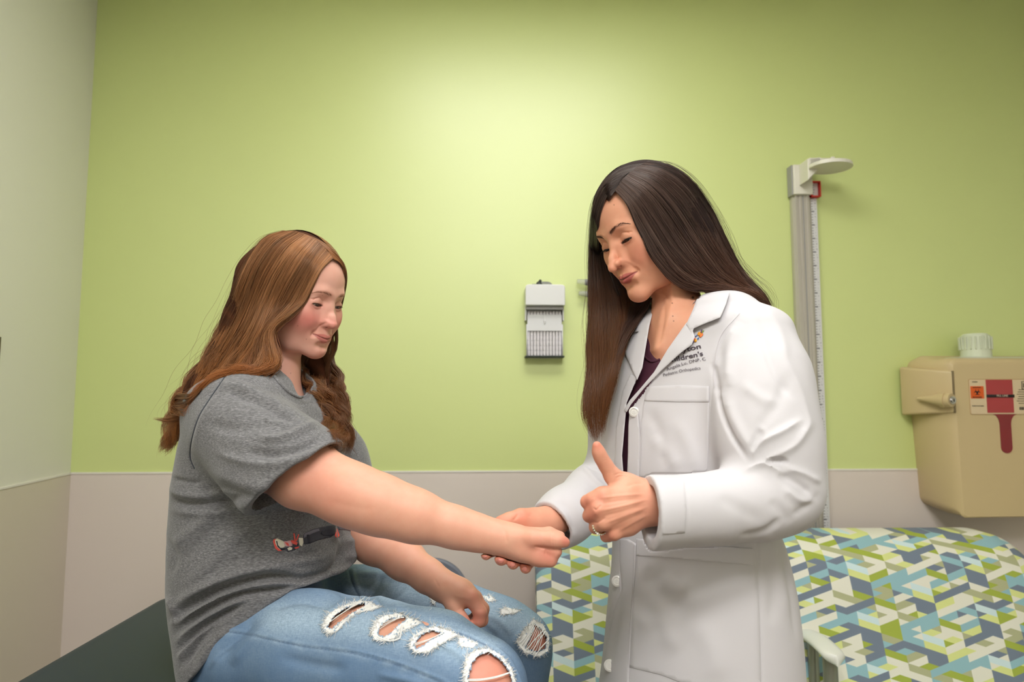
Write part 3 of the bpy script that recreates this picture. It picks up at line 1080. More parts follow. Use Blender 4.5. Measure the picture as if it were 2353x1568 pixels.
for x in (.03, atip[0], 1.70):
    for y in (1.50, 1.90):
        bm = bmesh.new(); bm_cyl(bm, (x, y, 0), (x, y, .335), .016, .018, 20); bm_obj('leg', bm, M_steel, e, auto=50)

# ================================================================ exam table
M_vinyl = simple('dark slate vinyl', rgb(44, 55, 64), .5, spec=.3, var=.02, bump=.08, bscale=500)
M_cab = simple('exam table cabinet', rgb(205, 203, 198), .45)
e = empty('exam_table', (-.5, 1.2, 0)); tag(e, 'exam table padded in dark slate vinyl under the seated person', 'exam table')
TX0, TX1, TY0, TY1, TZ = -.885, -.125, .30, 1.73, .852
bm = bmesh.new(); n = 10; rings = []
for dz, ins in ((-.09, .012), (-.085, .003), (-.07, 0), (-.022, 0), (-.010, .004), (-.003, .012), (0, .028)):
    rings.append([(x, y, TZ + dz) for x, y in rrect(TX0 + ins, TX1 - ins, TY0 + ins, TY1 - ins, (.05, .05, .11 - ins, .06), n)])
ring_loft(bm, rings)
bm_obj('table_pad', bm, M_vinyl, e, auto=50)
bm = bmesh.new(); bm_box(bm, (-.505, 1.0, .40), (.56, 1.25, .72)); bm_obj('table_cabinet', bm, M_cab, e, bevel=.02)
bm = bmesh.new(); bm_box(bm, (-.505, 1.0, .03), (.62, 1.35, .06)); bm_obj('table_base', bm, M_frame, e, bevel=.01)
bm = bmesh.new(); bm_box(bm, (-.505, 1.0, .755), (.66, 1.36, .012)); bm_obj('table_deck', bm, M_frame, e, bevel=.003)

# ================================================================ slate chair behind the table
M_slate = simple('slate grey plastic', rgb(112, 116, 130), .45)
yc_ = 2.13
pl, pr_, pt = P(800, 1400, yc_), P(1079, 1400, yc_), P(930, 1284, yc_)
e = empty('side_chair', ((pl[0] + pr_[0]) / 2, 1.95, 0)); tag(e, 'slate grey chair with rounded back, standing between exam table and green wall', 'chair')
x0c, x1c, zt = pl[0], pr_[0], pt[2]
bm = bmesh.new(); bm_prism(bm, rrect(x0c, x1c, zt - .34, zt, (.06, .06, .12, .12), 12), yc_, yc_ + .022)
for v in bm.verts: v.co.y += .12 * (v.co.z - zt) * .35 + .10 * ((v.co.x - (x0c + x1c) / 2) ** 2) * -1
bm_obj('chair_back', bm, M_slate, e, bevel=.008, seg=3)
bm = bmesh.new(); bm_prism(bm, rrect(x0c, x1c, 1.77, 2.10, .06, 8), 0, .03)
for v in bm.verts: v.co = Vector((v.co.x, v.co.z, .45 + v.co.y))
bm_obj('seat', bm, M_slate, e, bevel=.008, seg=3)
for x in (x0c + .03, x1c - .03):
    bm = bmesh.new(); bm_cyl(bm, (x, 2.10, .44), (x, 2.135, zt - .2), .011, .011, 16); bm_obj('back_support', bm, M_frame, e, auto=50)
    for y in (1.80, 2.08):
        bm = bmesh.new(); bm_cyl(bm, (x, y, 0), (x, y, .46), .012, .013, 16); bm_obj('leg', bm, M_frame, e, auto=50)
# ---- fixture on the left wall, only its edge in view
def left_wall(px, py):
    d = ray(px, py); return CO + d * (((corner - CO) @ ln) / (d @ ln))
pa, pb = left_wall(.5, 775), left_wall(.5, 851)
bm = bmesh.new()
q0 = pa + ln * .003; q1 = np.array([pa[0], pa[1], pb[2]]); dd = ldir * .12
vs = [bm.verts.new(p) for p in (pa, pa + dd, q1 + dd, q1, pa + ln * .003, pa + dd + ln * .003, q1 + dd + ln * .003, q1 + ln * .003)]
for f in ((0, 1, 2, 3), (4, 5, 6, 7), (0, 1, 5, 4), (1, 2, 6, 5), (2, 3, 7, 6), (3, 0, 4, 7)): bm.faces.new([vs[i] for i in f])
tag(bm_obj('wall_plate', bm, simple('dark plate', rgb(96, 84, 62), .5), None, smooth=False), 'small dark plate on the pale left wall, only its edge showing', 'wall plate')
# ================================================================ people: shared head and hand building
def frame(yaw, pitch, roll=0):
    """columns forward, left, up; pitch nods down, roll tips the crown to its left"""
    a, p, r = map(math.radians, (yaw, pitch, roll))
    F = np.array([math.cos(a), math.sin(a), 0]); L = np.array([-math.sin(a), math.cos(a), 0]); U = np.array([0, 0, 1.0])
    F, U = F * math.cos(p) - U * math.sin(p), U * math.cos(p) + F * math.sin(p)
    L, U = L * math.cos(r) - U * math.sin(r), U * math.cos(r) + L * math.sin(r)
    return np.stack([F, L, U], 1)


def xf(prims, M, o, s=1.0):
    out = []
    for p in prims:
        if p.lo[0] < -8:
            out.append(Prim([-9] * 3, [9] * 3, (lambda f: lambda X: s * f((X - o) @ M / s))(p.f), p.k * s, p.op)); continue
        c = np.array([[x, y, z] for x in (p.lo[0], p.hi[0]) for y in (p.lo[1], p.hi[1]) for z in (p.lo[2], p.hi[2])])
        w = (c * s) @ M.T + o
        out.append(Prim(w.min(0), w.max(0), (lambda f: lambda X: s * f((X - o) @ M / s))(p.f), p.k * s, p.op))
    return out


HP = dict(nose=1.0, nl=0.0, nw=1.0, tipr=.0095, up=0.0, cheek=1.0, jaw=1.0, lip=1.0, chin=0.0, brow=1.0, fore=0.0, eye_z=-.004, open=.0026, smile=1.0, width=1.0, tipx=.1115, tipz=-.041, chz=-.098, alup=.002, lid=1.0)


def head_prims(**kw):
    q = dict(HP); q.update(kw)
    w = q['width']; A = []
    u = A.append
    u(ell((-.012, 0, .036), (.094, .073 * w, .084), k=.02))
    u(ell((.030, 0, .044 + q['fore']), (.060, .060 * w, .058), k=.03))
    u(ell((.026, 0, -.012), (.058, .060 * w, .070), k=.03))
    # jaw and chin
    for s in (-1, 1):
        u(chain([(.004, s * .054 * w, -.022), (.010, s * .052 * w * q['jaw'], -.062), (.040, s * .034 * q['jaw'], -.086), (.070, s * .010, q['chz'] + .001)], [.018, .017, .016, .013], k=.022, kin=.012))
    u(ell((.034, 0, -.062), (.050, .050 * w, .040), k=.02))
    for s in (-1, 1):
        u(ell((.030, s * .034, -.050), (.036, .028 * q['cheek'], .036), k=.022))
    u(ell((.0735 + q['chin'], 0, q['chz']), (.0145, .0165, .0135), k=.016))
    # cheeks, brow, temples
    for s in (-1, 1):
        u(ell((.060, s * .034, -.034), (.022 * q['cheek'], .023 * q['cheek'], .023), k=.02))
        u(ell((.052, s * .049 * w, -.018), (.020, .014, .016), k=.02))
        u(chain([(.0845, s * .010, .0175), (.0815, s * .026, .0205), (.066, s * .046, .0165)], [.0080 * q['brow'], .0075 * q['brow'], .006], k=.013, kin=.008))
    # eye sockets
    for s in (-1, 1):
        u(ell((.0985, s * .028, .002), (.016, .0185, .0120), k=.014, op='s'))
    for s in (-1, 1):
        u(ell((.0705, s * .0315, -.001), (.0145, .0160, .0140), k=.007))
        # upper lid fold, lower lid
        u(chain([(.0850, s * .0185, .0045), (.0868, s * .030, .0100), (.0770, s * .0455, .0045)], [.0008, .0011, .0008], k=.003, kin=.002, op='s'))
    # nose
    tx, tz = q['tipx'], q['tipz']
    nw = q['nw']
    u(chain([(.0835, 0, .010), (.0885 + q['nl'] * .5, 0, -.006), ((.0885 + tx) / 2 - .002 + q['nl'], 0, (tz - .006) / 2 - .003), (tx - q['tipr'] * .9, 0, tz)], [.0055, .0052, .0062, q['tipr'] * .95], k=.012, kin=.006))
    for s in (-1, 1):
        u(chain([(.080, s * .010 * nw, -.010), (.089, s * .0135 * nw, tz + .002)], [.005, .006], k=.012))
        u(ell((tx - .0165, s * .0108 * nw, tz - .0030 + q['alup']), (.0090, .0056, .0062), k=.005))
    u(ell((.092, 0, tz - .006 + q['alup']), (.010, .0065, .005), k=.005))
    for s in (-1, 1):
        u(ell((tx - .0180, s * .0078 * nw, tz - .0094 + q['alup'] * 1.05), (.0052, .0026, .0030), frame(0, -18 if q['alup'] > .004 else 0), k=.0015, op='s'))
    # mouth region
    u(ell((.070, 0, -.066), (.0235, .028, .022), k=.016))
    m = -.0675; sm = q['smile']; lp = q['lip']
    cz = m + .0035 * sm
    cxx = .0775
    up_ = [(cxx, -.0245, cz), (.0885, -.0135, m + .0022), (.0938, -.004, m + .0036), (.0930, 0, m + .0028), (.0938, .004, m + .0036), (.0885, .0135, m + .0022), (cxx, .0245, cz)]
    u(chain(up_, [.0012, .0030 * lp, .0036 * lp, .0034 * lp, .0036 * lp, .0030 * lp, .0012], k=.0045, kin=.002))
    lo_ = [(cxx, -.0235, cz - .001), (.0872, -.013, m - .0042), (.0918, 0, m - .0054), (.0872, .013, m - .0042), (cxx, .0235, cz - .001)]
    u(chain(lo_, [.0014, .0043 * lp, .0052 * lp, .0043 * lp, .0014], k=.004, kin=.002))
    u(chain([(.0875, -.012, -.0815), (.0890, 0, -.0825), (.0875, .012, -.0815)], [.003, .0035, .003], k=.012, kin=.004, op='s'))
    for s in (-1, 1):   # smile dimple and nasolabial crease
        u(ell((.0845, s * .0275, cz + .001), (.004, .0022, .0045), k=.007, op='s'))
        u(chain([(.099, s * .0175, tz - .001), (.0925, s * .0245, -.053), (.0870, s * .0295, -.062)], [.0010, .0012, .0008], k=.009, kin=.003, op='s'))
    u(chain([(.1010, 0, -.052), (.1000, 0, -.060)], [.0020, .0024], k=.005, op='s'))
    # eye openings
    for s in (-1, 1):
        el = math.radians(-14)
        d = np.array([math.cos(el), 0, math.sin(el)])
        c = np.array([.0705, s * .0315, -.001]) + d * .0140
        c[2] += q['eye_z'] + .003
        F_ = d; Lq = np.array([-.18 * s, 1, .10 * s]); Lq -= (Lq @ F_) * F_; Lq /= np.linalg.norm(Lq); U_ = np.cross(F_, Lq)
        u(ell(c, (.0070, .0138, q['open']), np.stack([F_, Lq, U_], 1), k=.0012, op='s'))
    # ears
    for s in (-1, 1):
        Me = frame(0, 0); y = s * .0695 * w
        u(ell((-.006, y, -.006), (.016, .0045, .030), np.stack([np.array([.93, .25 * s, -.25]), np.array([-.25 * s, .97, 0]), np.array([.25, 0, .97])], 1), k=.006))
        u(ell((-.003, y + s * .005, -.004), (.009, .004, .019), k=.003, op='s'))
    return A


def face_relief(V, Q, M, o, sc, q, crease=1.0):
    """fine creases of the face: lip line, lid folds, smile lines"""
    N = normals(V, Q); L = (V - o) @ M / sc; x, y, z = L.T; ay = np.abs(y)
    D = np.zeros(len(V)); m = -.0675; sm = q['smile']
    t = np.clip(ay / .0255, 0, 1.2); ml = m - .0006 + .0040 * sm * t ** 1.6
    D -= .0019 * np.exp(-((z - ml) / .0011) ** 2) * np.clip((.0275 - ay) / .004, 0, 1) * (x > .068)
    e = ay - .0315
    D -= .0009 * np.exp(-((z - (.0094 - 45 * e * e - .03 * e)) / .0010) ** 2) * np.clip((.0150 - np.abs(e)) / .004, 0, 1) * (x > .06) * crease
    D -= .0005 * np.exp(-((z - (-.0135 + 40 * e * e)) / .0013) ** 2) * np.clip((.0140 - np.abs(e)) / .004, 0, 1) * (x > .06) * crease
    tt = np.clip((-.038 - z) / .028, 0, 1); yc = .0175 + .0125 * tt
    D -= .0005 * np.exp(-((ay - yc) / .0024) ** 2) * np.clip((z + .070) / .006, 0, 1) * np.clip((-.034 - z) / .006, 0, 1) * (x > .06) * crease * min(1.4, sm)
    return V + N * D[:, None] * sc


def head_paint(L, base, blush, lip, q, blush_amt=1.0, brow=None, brow_amt=.35):
    """skin colour by place on the face, in head coordinates"""
    C = np.tile(np.array(base[:3]), (len(L), 1))
    x, y, z = L.T
    def blend(w, col):
        nonlocal C
        w = np.clip(w, 0, 1)[:, None]; C = C * (1 - w) + np.array(col[:3]) * w
    front = x > .03
    for s in (-1, 1):
        d2 = ((y - s * .048) / .032) ** 2 + ((z + .036) / .026) ** 2
        blend(np.exp(-d2) * .50 * blush_amt * front, blush)
    d2 = ((y) / .014) ** 2 + ((z - q.get('tipz', -.041)) / .012) ** 2
    blend(np.exp(-d2) * .32 * blush_amt * (x > .085), blush)
    d2 = ((y) / .018) ** 2 + ((z + .100) / .010) ** 2
    blend(np.exp(-d2) * .25 * blush_amt * (x > .06), blush)
    # eye surrounds slightly redder
    for s in (-1, 1):
        d2 = ((y - s * .0315) / .018) ** 2 + ((z + .008) / .008) ** 2
        blend(np.exp(-d2) * .30 * (x > .06), tuple(np.array(blush[:3]) * .8))
    bw = brow if brow is not None else tuple(np.array(base[:3]) * .6)
    e = (np.abs(y) - .010) / .036; zb_ = .0180 + .0075 * np.sin(np.clip(e, 0, 1) * 2.3) - .004 * np.clip(e, 0, 1)
    blend(np.exp(-((z - zb_) / (.0026 - .0014 * np.clip(e, 0, 1))) ** 2) * np.clip(e * 6 + .4, 0, 1) * np.clip((1 - e) * 5, 0, 1) * brow_amt * (x > .05), bw)
    # lips
    m = -.0675; sm = q.get('smile', 1.0); ay = np.abs(y)
    t = np.clip(ay / .0255, 0, 1)
    up = m + .0075 * (1 - t ** 2.2) - .0012 * np.exp(-(ay / .003) ** 2) + .0038 * sm * t
    lo = m - .0110 * (1 - t ** 2.4) + .0025 * sm * t
    ins = (ay < .0255) & (x > .070)
    e = np.minimum((up - z), (z - lo)) / .0016
    blend(np.clip(e + .3, 0, 1) * ins, lip)
    # line between the lips, its crease shade painted into the colour
    ml = m - .0006 + .0040 * sm * t ** 1.6
    blend(np.exp(-((z - ml) / .0009) ** 2) * (ay < .0262) * (x > .070) * .75, tuple(np.array(lip[:3]) * .35))
    return C


def skin_mat(name, rough=.46, sss=.12):
    t = NT(name)
    a = t.n('ShaderNodeAttribute'); a.attribute_name = 'col'
    co = t.coord()
    nz = t.noise(55, 4, .6, co)
    c = t.mix(t.math('MULTIPLY', nz, .34), a.outputs[0], t.mix(1.0, a.outputs[0], rgb(232, 176, 160), 'MULTIPLY'))
    fine = t.noise(900, 3, .6, co)
    t.set(Base_Color=c, Roughness=t.math('MULTIPLY_ADD', fine, .15, rough))
    t.b.inputs['Subsurface Weight'].default_value = sss
    t.b.inputs['Subsurface Radius'].default_value = (1, .35, .2)
    t.b.inputs['Subsurface Scale'].default_value = .006
    t.b.inputs['Specular IOR Level'].default_value = .4
    t.bump(fine, .22, .0004)
    return t.m


def attr_mat(name, rough=.7, spec=.3, sheen=0, bump=None):
    t = NT(name)
    a = t.n('ShaderNodeAttribute'); a.attribute_name = 'col'
    t.set(Base_Color=a.outputs[0], Roughness=rough)
    t.b.inputs['Specular IOR Level'].default_value = spec
    if sheen: t.b.inputs['Sheen Weight'].default_value = sheen
    if bump: t.bump(t.noise(bump[0], 2, vec=t.coord()), bump[1], .0005)
    return t.m


def hair_mat(name, rough=.34, spec=.6, tint=(1, .8, .6, 1)):
    t = NT(name)
    a = t.n('ShaderNodeAttribute'); a.attribute_name = 'col'
    t.set(Base_Color=a.outputs[0], Roughness=rough)
    t.b.inputs['Specular IOR Level'].default_value = spec
    t.b.inputs['Specular Tint'].default_value = tint
    return t.m


def eyeball(parent, c, gaze, r, iris_col, name='eye'):
    """one eyeball mesh: sclera, iris and pupil"""
    bm = bmesh.new(); bmesh.ops.create_uvsphere(bm, u_segments=48, v_segments=32, radius=r)
    q = Vector((0, 0, 1)).rotation_difference(Vector(gaze)).to_matrix()
    V, C = [], []
    for v in bm.verts:
        a = math.degrees(math.acos(max(-1, min(1, v.co.z / r))))
        col = (.035, .02, .015) if a < 12 else ((iris_col if a < 27 else (.62, .57, .54)))
        C.append(col)
        k = r * 1.035 if a < 26 else r
        v.co = q @ (v.co * (k / r)) + Vector(c)
    me = bpy.data.meshes.new(name); bm.to_mesh(me); bm.free()
    set_color(me, np.array(C))
    return link_mesh(name, me, M_eye, parent)


M_eye = attr_mat('eyeball surface', .12, .6)


def eye_parts(parent, M, o, s, q, iris, lash_col, lash_len=1.0, sides=(-1, 1)):
    for sd in sides:
        c = (np.array([.0705, sd * .0315, -.001]) * s) @ M.T + o
        g = M @ np.array([.90, 0, -.42 - q.get('gaze', 0)])
        eyeball(parent, c, g / np.linalg.norm(g), .0124 * s, iris)
        # lashes along the upper lid edge
        C, R = [], []
        el = math.radians(-14); dd = np.array([math.cos(el), 0, math.sin(el)])
        cc = np.array([.0705, sd * .0315, -.001]) + dd * .0140; cc[2] += q['eye_z'] + .003 + q['open'] * .75
        for k in range(60):
            t_ = -1 + 2 * k / 59
            out = t_ * sd                                   # towards the temple positive
            b = cc + np.array([-.0045 * t_ * t_ - .0015 * out * 0, t_ * .0125, -q['open'] * .55 * t_ * t_ + .0012 * t_ * sd])
            b[0] -= .0008
            ln = (.0042 + .0018 * max(0, t_ * sd)) * lash_len * rng.uniform(.8, 1.1)
            d_ = np.array([1.0, t_ * .75, -.42 + .12 * rng.normal()])
            d_ /= np.linalg.norm(d_)
            pts = [b, b + d_ * ln * .5, b + d_ * ln + np.array([0, 0, ln * .25])]
            C.append([(np.array(p) * s) @ M.T + o for p in smooth_path(pts, 5)])
        V, F = tubes(np.array(C), np.array([.00033, .0003, .00025, .00018, .0001]) * s, 3)
        # lid line
        line = []
        for k in range(17):
            t_ = -1 + 2 * k / 16
            b = cc + np.array([-.0048 * t_ * t_ + .0002, t_ * .0133, -q['open'] * .6 * t_ * t_ + .0012 * t_ * sd])
            line.append((b * s) @ M.T + o)
        V2, F2 = tubes(np.array([line]), np.interp(np.linspace(0, 1, 17), [0, .5, 1], [.0003, .0007, .0005]) * s * lash_len * q['lid'], 4)
        VV, FF = merge([(V, F), (V2, F2)])
        bake('eyelashes', VV, FF, lash_col, parent)


def brow_part(parent, tree, M, o, s, path, mat, n=150, width=.0032, ln=.008, rad=.00022, sides=(-1, 1)):
    for sd in sides:
        pts = smooth_path([(p[0], p[1] * sd, p[2]) for p in path], 40)
        C = []
        for k in range(n):
            t_ = rng.uniform(0, 1); i = int(t_ * 38)
            p = pts[i].copy(); d = pts[i + 1] - pts[i]; d /= np.linalg.norm(d)
            wd = width * (1 - .75 * t_ ** 1.5)
            p[2] += rng.uniform(-wd, wd)
            dz = .55 * (1 - t_) - .15 * t_ + rng.normal() * .12
            dd = d + np.array([0, 0, dz]); dd /= np.linalg.norm(dd)
            l = ln * rng.uniform(.6, 1) * (1 - .3 * t_)
            row = []
            for j in range(4):
                w = ((p + dd * l * j / 3) * s) @ M.T + o
                out = M[:, 0] * .9 + M[:, 1] * sd * .3
                h = tree.ray_cast(Vector(w + out * .02), Vector(-out), .05)
                row.append(np.array(h[0]) + out * (.0002 + .0004 * (j > 1)) if h[0] is not None else w)
            C.append(row)
        V, F = tubes(np.array(C), np.array([rad, rad, rad * .8, rad * .3]), 3)
        bake('eyebrow', V, F, mat, parent)

GQ = dict(cheek=1.14, jaw=1.06, tipx=.1095, tipz=-.037, tipr=.0098, nw=1.05, smile=1.7, lip=.55, width=1.0, open=.0030, eye_z=-.0035, chz=-.094, gaze=.0, alup=.003)
WQ = dict(cheek=.95, jaw=.95, tipx=.1165, tipz=-.0415, tipr=.0088, nl=.0015, smile=1.0, lip=.95, open=.0024, eye_z=-.005, chz=-.101, gaze=.1, alup=.007, lid=2.0)
GM, GO, GS = frame(-22, 14, -3), P(680, 681, 1.26), .975
WMh, WO, WS_ = frame(208, 22, -5), P(1488, 531, 1.185), .985
# ================================================================ seated person
def CH(rows, k=.01, kin=.008, op='u', flat=None):
    """limb from picture landmarks: rows of px, py, distance, radius in px"""
    pts = [P(a, b, Y) for a, b, Y, r in rows]; rad = [r * Y / FPX for a, b, Y, r in rows]
    return chain(pts, rad, k, kin, op, flat)


def E2(px, py, Y, rpx, k=.01, op='u', s=(1, 1, 1)):
    r = rpx * Y / FPX
    return ell(P(px, py, Y), (r * s[0], r * s[1], r * s[2]), k=k, op=op)


VX = 1.0 if not QUICK else 1.6
M_skinA = skin_mat('fair freckled skin', .46, .12)
q = dict(HP); q.update(GQ)
# ---- head and neck
A = xf(head_prims(**GQ), GM, GO, GS)
A.append(CH([(640, 750, 1.275, 56), (630, 850, 1.265, 56), (630, 925, 1.26, 62)], k=.016))
A.append(CH([(618, 925, 1.27, 50), (560, 950, 1.17, 40)], k=.03)); A.append(CH([(622, 920, 1.27, 50), (640, 945, 1.36, 40)], k=.03))
A.append(E2(622, 1010, 1.25, 95, k=.04))
V1, Q1 = sculpt(A, .0011 * VX); V1 = relax(V1, Q1, 1, .4); V1 = face_relief(V1, Q1, GM, GO, GS, q, 1.3); V1g, Q1g = V1, Q1
Lc = (V1 - GO) @ GM / GS
C1 = head_paint(Lc, rgb(232, 182, 164), rgb(212, 108, 104), rgb(204, 128, 120), q, 1.35, rgb(150, 92, 72), .45)
# freckle and mole marks
sx, sy = proj(V1)
for mx, my, mr in ((684, 749, 1.3), (704, 780, 1.0), (668, 858, 1.1), (741, 679, .9)):
    w_ = np.exp(-(((sx - mx) ** 2 + (sy - my) ** 2) / mr ** 2) ** 2)[:, None]; C1 = C1 * (1 - .6 * w_) + np.array(rgb(120, 60, 45)[:3]) * .6 * w_
# ---- right arm reaching out, hand closed with the thumb on top
R = [CH([(540, 995, 1.16, 55), (620, 1050, 1.10, 68), (700, 1088, 1.06, 72), (790, 1130, 1.04, 62), (845, 1152, 1.035, 55)], k=.02, kin=.03),
     CH([(835, 1148, 1.035, 56), (890, 1166, 1.035, 56), (960, 1188, 1.035, 50), (1050, 1213, 1.035, 38), (1110, 1228, 1.035, 30), (1158, 1237, 1.033, 27)], k=.03, kin=.03),
     CH([(1150, 1237, 1.034, 27), (1190, 1247, 1.032, 31), (1228, 1258, 1.028, 32)], k=.02, kin=.02),
     CH([(1150, 1240, 1.045, 24), (1215, 1258, 1.055, 30)], k=.02),
     # thumb
     CH([(1178, 1236, 1.022, 22), (1224, 1238, 1.012, 19.5), (1268, 1240, 1.007, 16.5), (1284, 1243, 1.006, 13.5), (1299, 1247, 1.006, 10.5)], k=.006, kin=.008),
     # index: knuckle low, middle joint at the corner, tip tucked under the thumb
     CH([(1205, 1266, 1.020, 21), (1240, 1281, 1.016, 18)], k=.014, kin=.01), CH([(1240, 1280, 1.016, 18), (1264, 1287, 1.014, 15.5)], k=.010),
     CH([(1264, 1287, 1.014, 15), (1277, 1268, 1.012, 13.5)], k=.004), CH([(1277, 1268, 1.012, 13), (1250, 1262, 1.012, 12)], k=.003)]
for i in range(3):                       # middle, ring, little
    y = .020 * (i + 1)
    R += [CH([(1205, 1262, 1.035 + y, 20 - i), (1258 - 4 * i, 1282 - 3 * i, 1.022 + y, 15 - i), (1274 - 4 * i, 1262, 1.018 + y, 13 - i)], k=.005, kin=.006),
          CH([(1274 - 4 * i, 1262, 1.018 + y, 13 - i), (1240, 1255, 1.018 + y, 11)], k=.003)]
R += [CH([(1205, 1232, 1.050, 20), (1262, 1226, 1.045, 13), (1288, 1232, 1.04, 10)], k=.006, kin=.006)]
V2, Q2 = sculpt(R, .0011 * VX); V2 = relax(V2, Q2, 1, .4)
V2 = folds(V2, Q2, [([(1226, 1256), (1250, 1260), (1272, 1261)], 2.5, -1.6), ([(1254, 1262), (1254, 1276)], 2.0, -1.1), ([(1240, 1232), (1262, 1252)], 5, -.3), ([(1268, 1226), (1270, 1256)], 1.5, -.5), ([(1273, 1226), (1275, 1256)], 1.5, -.35), ([(745, 1150), (850, 1170), (870, 1140)], 9, -.5), ([(1160, 1215), (1166, 1250)], 4, -.4), ([(1292, 1236), (1298, 1243)], 2, -.3)])
# ---- left arm, hand resting on the thigh
L_ = [CH([(700, 960, 1.40, 60), (765, 1110, 1.38, 58), (800, 1190, 1.33, 52)], k=.02, kin=.03),
      CH([(800, 1192, 1.33, 50), (860, 1244, 1.29, 44), (930, 1287, 1.25, 38), (985, 1325, 1.215, 30), (1020, 1347, 1.195, 26)], k=.03, kin=.03),
      CH([(1018, 1346, 1.195, 25), (1052, 1362, 1.180, 24), (1082, 1374, 1.170, 19)], k=.02, kin=.02),
      CH([(1020, 1352, 1.195, 22), (1062, 1366, 1.195, 25), (1090, 1376, 1.195, 18)], k=.02),
      CH([(1024, 1362, 1.180, 19), (1042, 1394, 1.165, 15.5), (1058, 1420, 1.155, 13), (1066, 1430, 1.152, 11.5), (1075, 1439, 1.150, 8.5)], k=.008, kin=.008),
      CH([(1084, 1376, 1.168, 17), (1103, 1408, 1.162, 14.5), (1100, 1428, 1.160, 12.5), (1078, 1440, 1.163, 10.5)], k=.005, kin=.005),
      CH([(1092, 1378, 1.190, 16), (1109, 1400, 1.183, 14), (1108, 1426, 1.180, 12.5), (1085, 1440, 1.182, 10)], k=.004, kin=.005),
      CH([(1092, 1376, 1.210, 15), (1107, 1398, 1.205, 13), (1104, 1422, 1.202, 12), (1080, 1434, 1.202, 9)], k=.004, kin=.005),
      CH([(1080, 1376, 1.228, 14), (1098, 1396, 1.225, 11), (1094, 1416, 1.222, 10), (1074, 1426, 1.22, 8)], k=.004, kin=.005)]
V3, Q3 = sculpt(L_, .0012 * VX); V3 = relax(V3, Q3, 1, .4)
V3 = folds(V3, Q3, [([(1050, 1404), (1064, 1396)], 2, -.4), ([(1053, 1412), (1068, 1402)], 2, -.35), ([(1040, 1368), (1080, 1378)], 4, .4), ([(1060, 1352), (1092, 1366)], 4, .3), ([(998, 1330), (1010, 1352)], 3, -.3), ([(1098, 1402), (1116, 1400)], 2, -.3)])
# ---- trunk and legs under the clothes
NTH = [(590, 1492, 1.15, 112), (720, 1500, 1.10, 112), (860, 1514, 1.06, 109), (1000, 1534, 1.02, 101), (1100, 1578, .995, 92)]
FTH = [(740, 1397, 1.39, 95), (900, 1420, 1.38, 101), (1040, 1447, 1.36, 90), (1150, 1472, 1.345, 77), (1192, 1492, 1.335, 70)]
T = [loft([(.87, -.47, 1.26, .095, .125, 0), (.98, -.48, 1.26, .10, .12, 0), (1.10, -.48, 1.25, .10, .115, 0), (1.22, -.49, 1.25, .105, .12, 0), (1.31, -.505, 1.25, .09, .12, 0)], k=.04),
     CH([(a_, b_, c_, d_ - (12 if a_ < 800 else 3)) for a_, b_, c_, d_ in NTH], k=.04, kin=.04), CH([(a_, b_, c_, d_ - 3) for a_, b_, c_, d_ in FTH], k=.04, kin=.04)]
def limb(a, b, ra, rb, k=.03): return cone(a, b, ra, rb, k=k)
kn, kf = P(1108, 1580, 1.0), P(1186, 1490, 1.335)
an, af = np.array([.00, .98, .42]), np.array([.03, 1.30, .44])
T += [limb(kn, an, .053, .036), limb(kf, af, .053, .036)]
SEAT = Prim([-9] * 3, [9] * 3, lambda X: np.maximum(X[:, 2] - (TZ + .003), X[:, 0] - (TX1 + .004)), .012, 's')
T.append(SEAT)
V4, Q4 = sculpt(T, .004); V4 = relax(V4, Q4, 2, .5)
def flesh(V, tips, base=rgb(224, 170, 146), blush=rgb(216, 130, 114)):
    C = np.tile(np.array(base[:3]), (len(V), 1)); x, y = proj(V)
    for px, py, r, a in tips:
        w = (np.exp(-((x - px) ** 2 + (y - py) ** 2) / r ** 2) * a)[:, None]; C = C * (1 - w) + np.array(blush[:3]) * w
    return C
C2 = flesh(V2, [(1262, 1280, 28, .6), (1300, 1246, 12, .8), (1230, 1262, 30, .35), (760, 1150, 50, .25), (700, 1090, 60, .25)])
C3 = flesh(V3, [(1100, 1420, 26, .7), (1070, 1432, 16, .6), (1092, 1372, 24, .4)])
C4 = flesh(V4, [(1120, 1530, 70, .6), (1240, 1470, 40, .6)])
Vg, Fg = merge([(V1, Q1), (V2, Q2), (V3, Q3), (V4, Q4)])
girl = bake('person', Vg, Fg, M_skinA, None, np.vstack([C1, C2, C3, C4]))
tag(girl, 'seated person with long auburn hair, grey t-shirt and ripped blue jeans, arm held out', 'person')
tree_g1 = bvh(V1, Q1)
M_lashA = simple('auburn lashes', rgb(82, 48, 36), .6); M_browA = simple('light auburn brow hair', rgb(158, 100, 74), .6)
eye_parts(girl, GM, GO, GS, q, (.10, .085, .075), M_lashA, .75)
brow_part(girl, tree_g1, GM, GO, GS, [(.087, .009, .0165), (.086, .022, .0195), (.076, .036, .0205), (.066, .046, .0155)], M_browA, n=70, width=.0020, ln=.006, rad=.00016)
# nails
M_nailA = simple('bare nail', rgb(226, 168, 152), .25)
tree_h3 = bvh(V3, Q3)
Vn, Fn = patch(tree_h3, [(1066, 1424), (1072, 1422), (1079, 1429), (1081, 1437), (1076, 1441), (1069, 1434)], .0003, .0006, 3, smooth_poly=True)
bake('fingernail', Vn, Fn, M_nailA, girl)

# ---- t-shirt
def hemcut(rows, Y, k=.006):
    """keep what lies above a hem drawn through picture points"""
    pts = np.array([P(a, b, Y) for a, b in rows]); xs, zs = pts[:, 0], pts[:, 2]
    return Prim([-9] * 3, [9] * 3, lambda X: (np.interp(X[:, 0], xs, zs) - X[:, 2]) * .7, k, 'i')


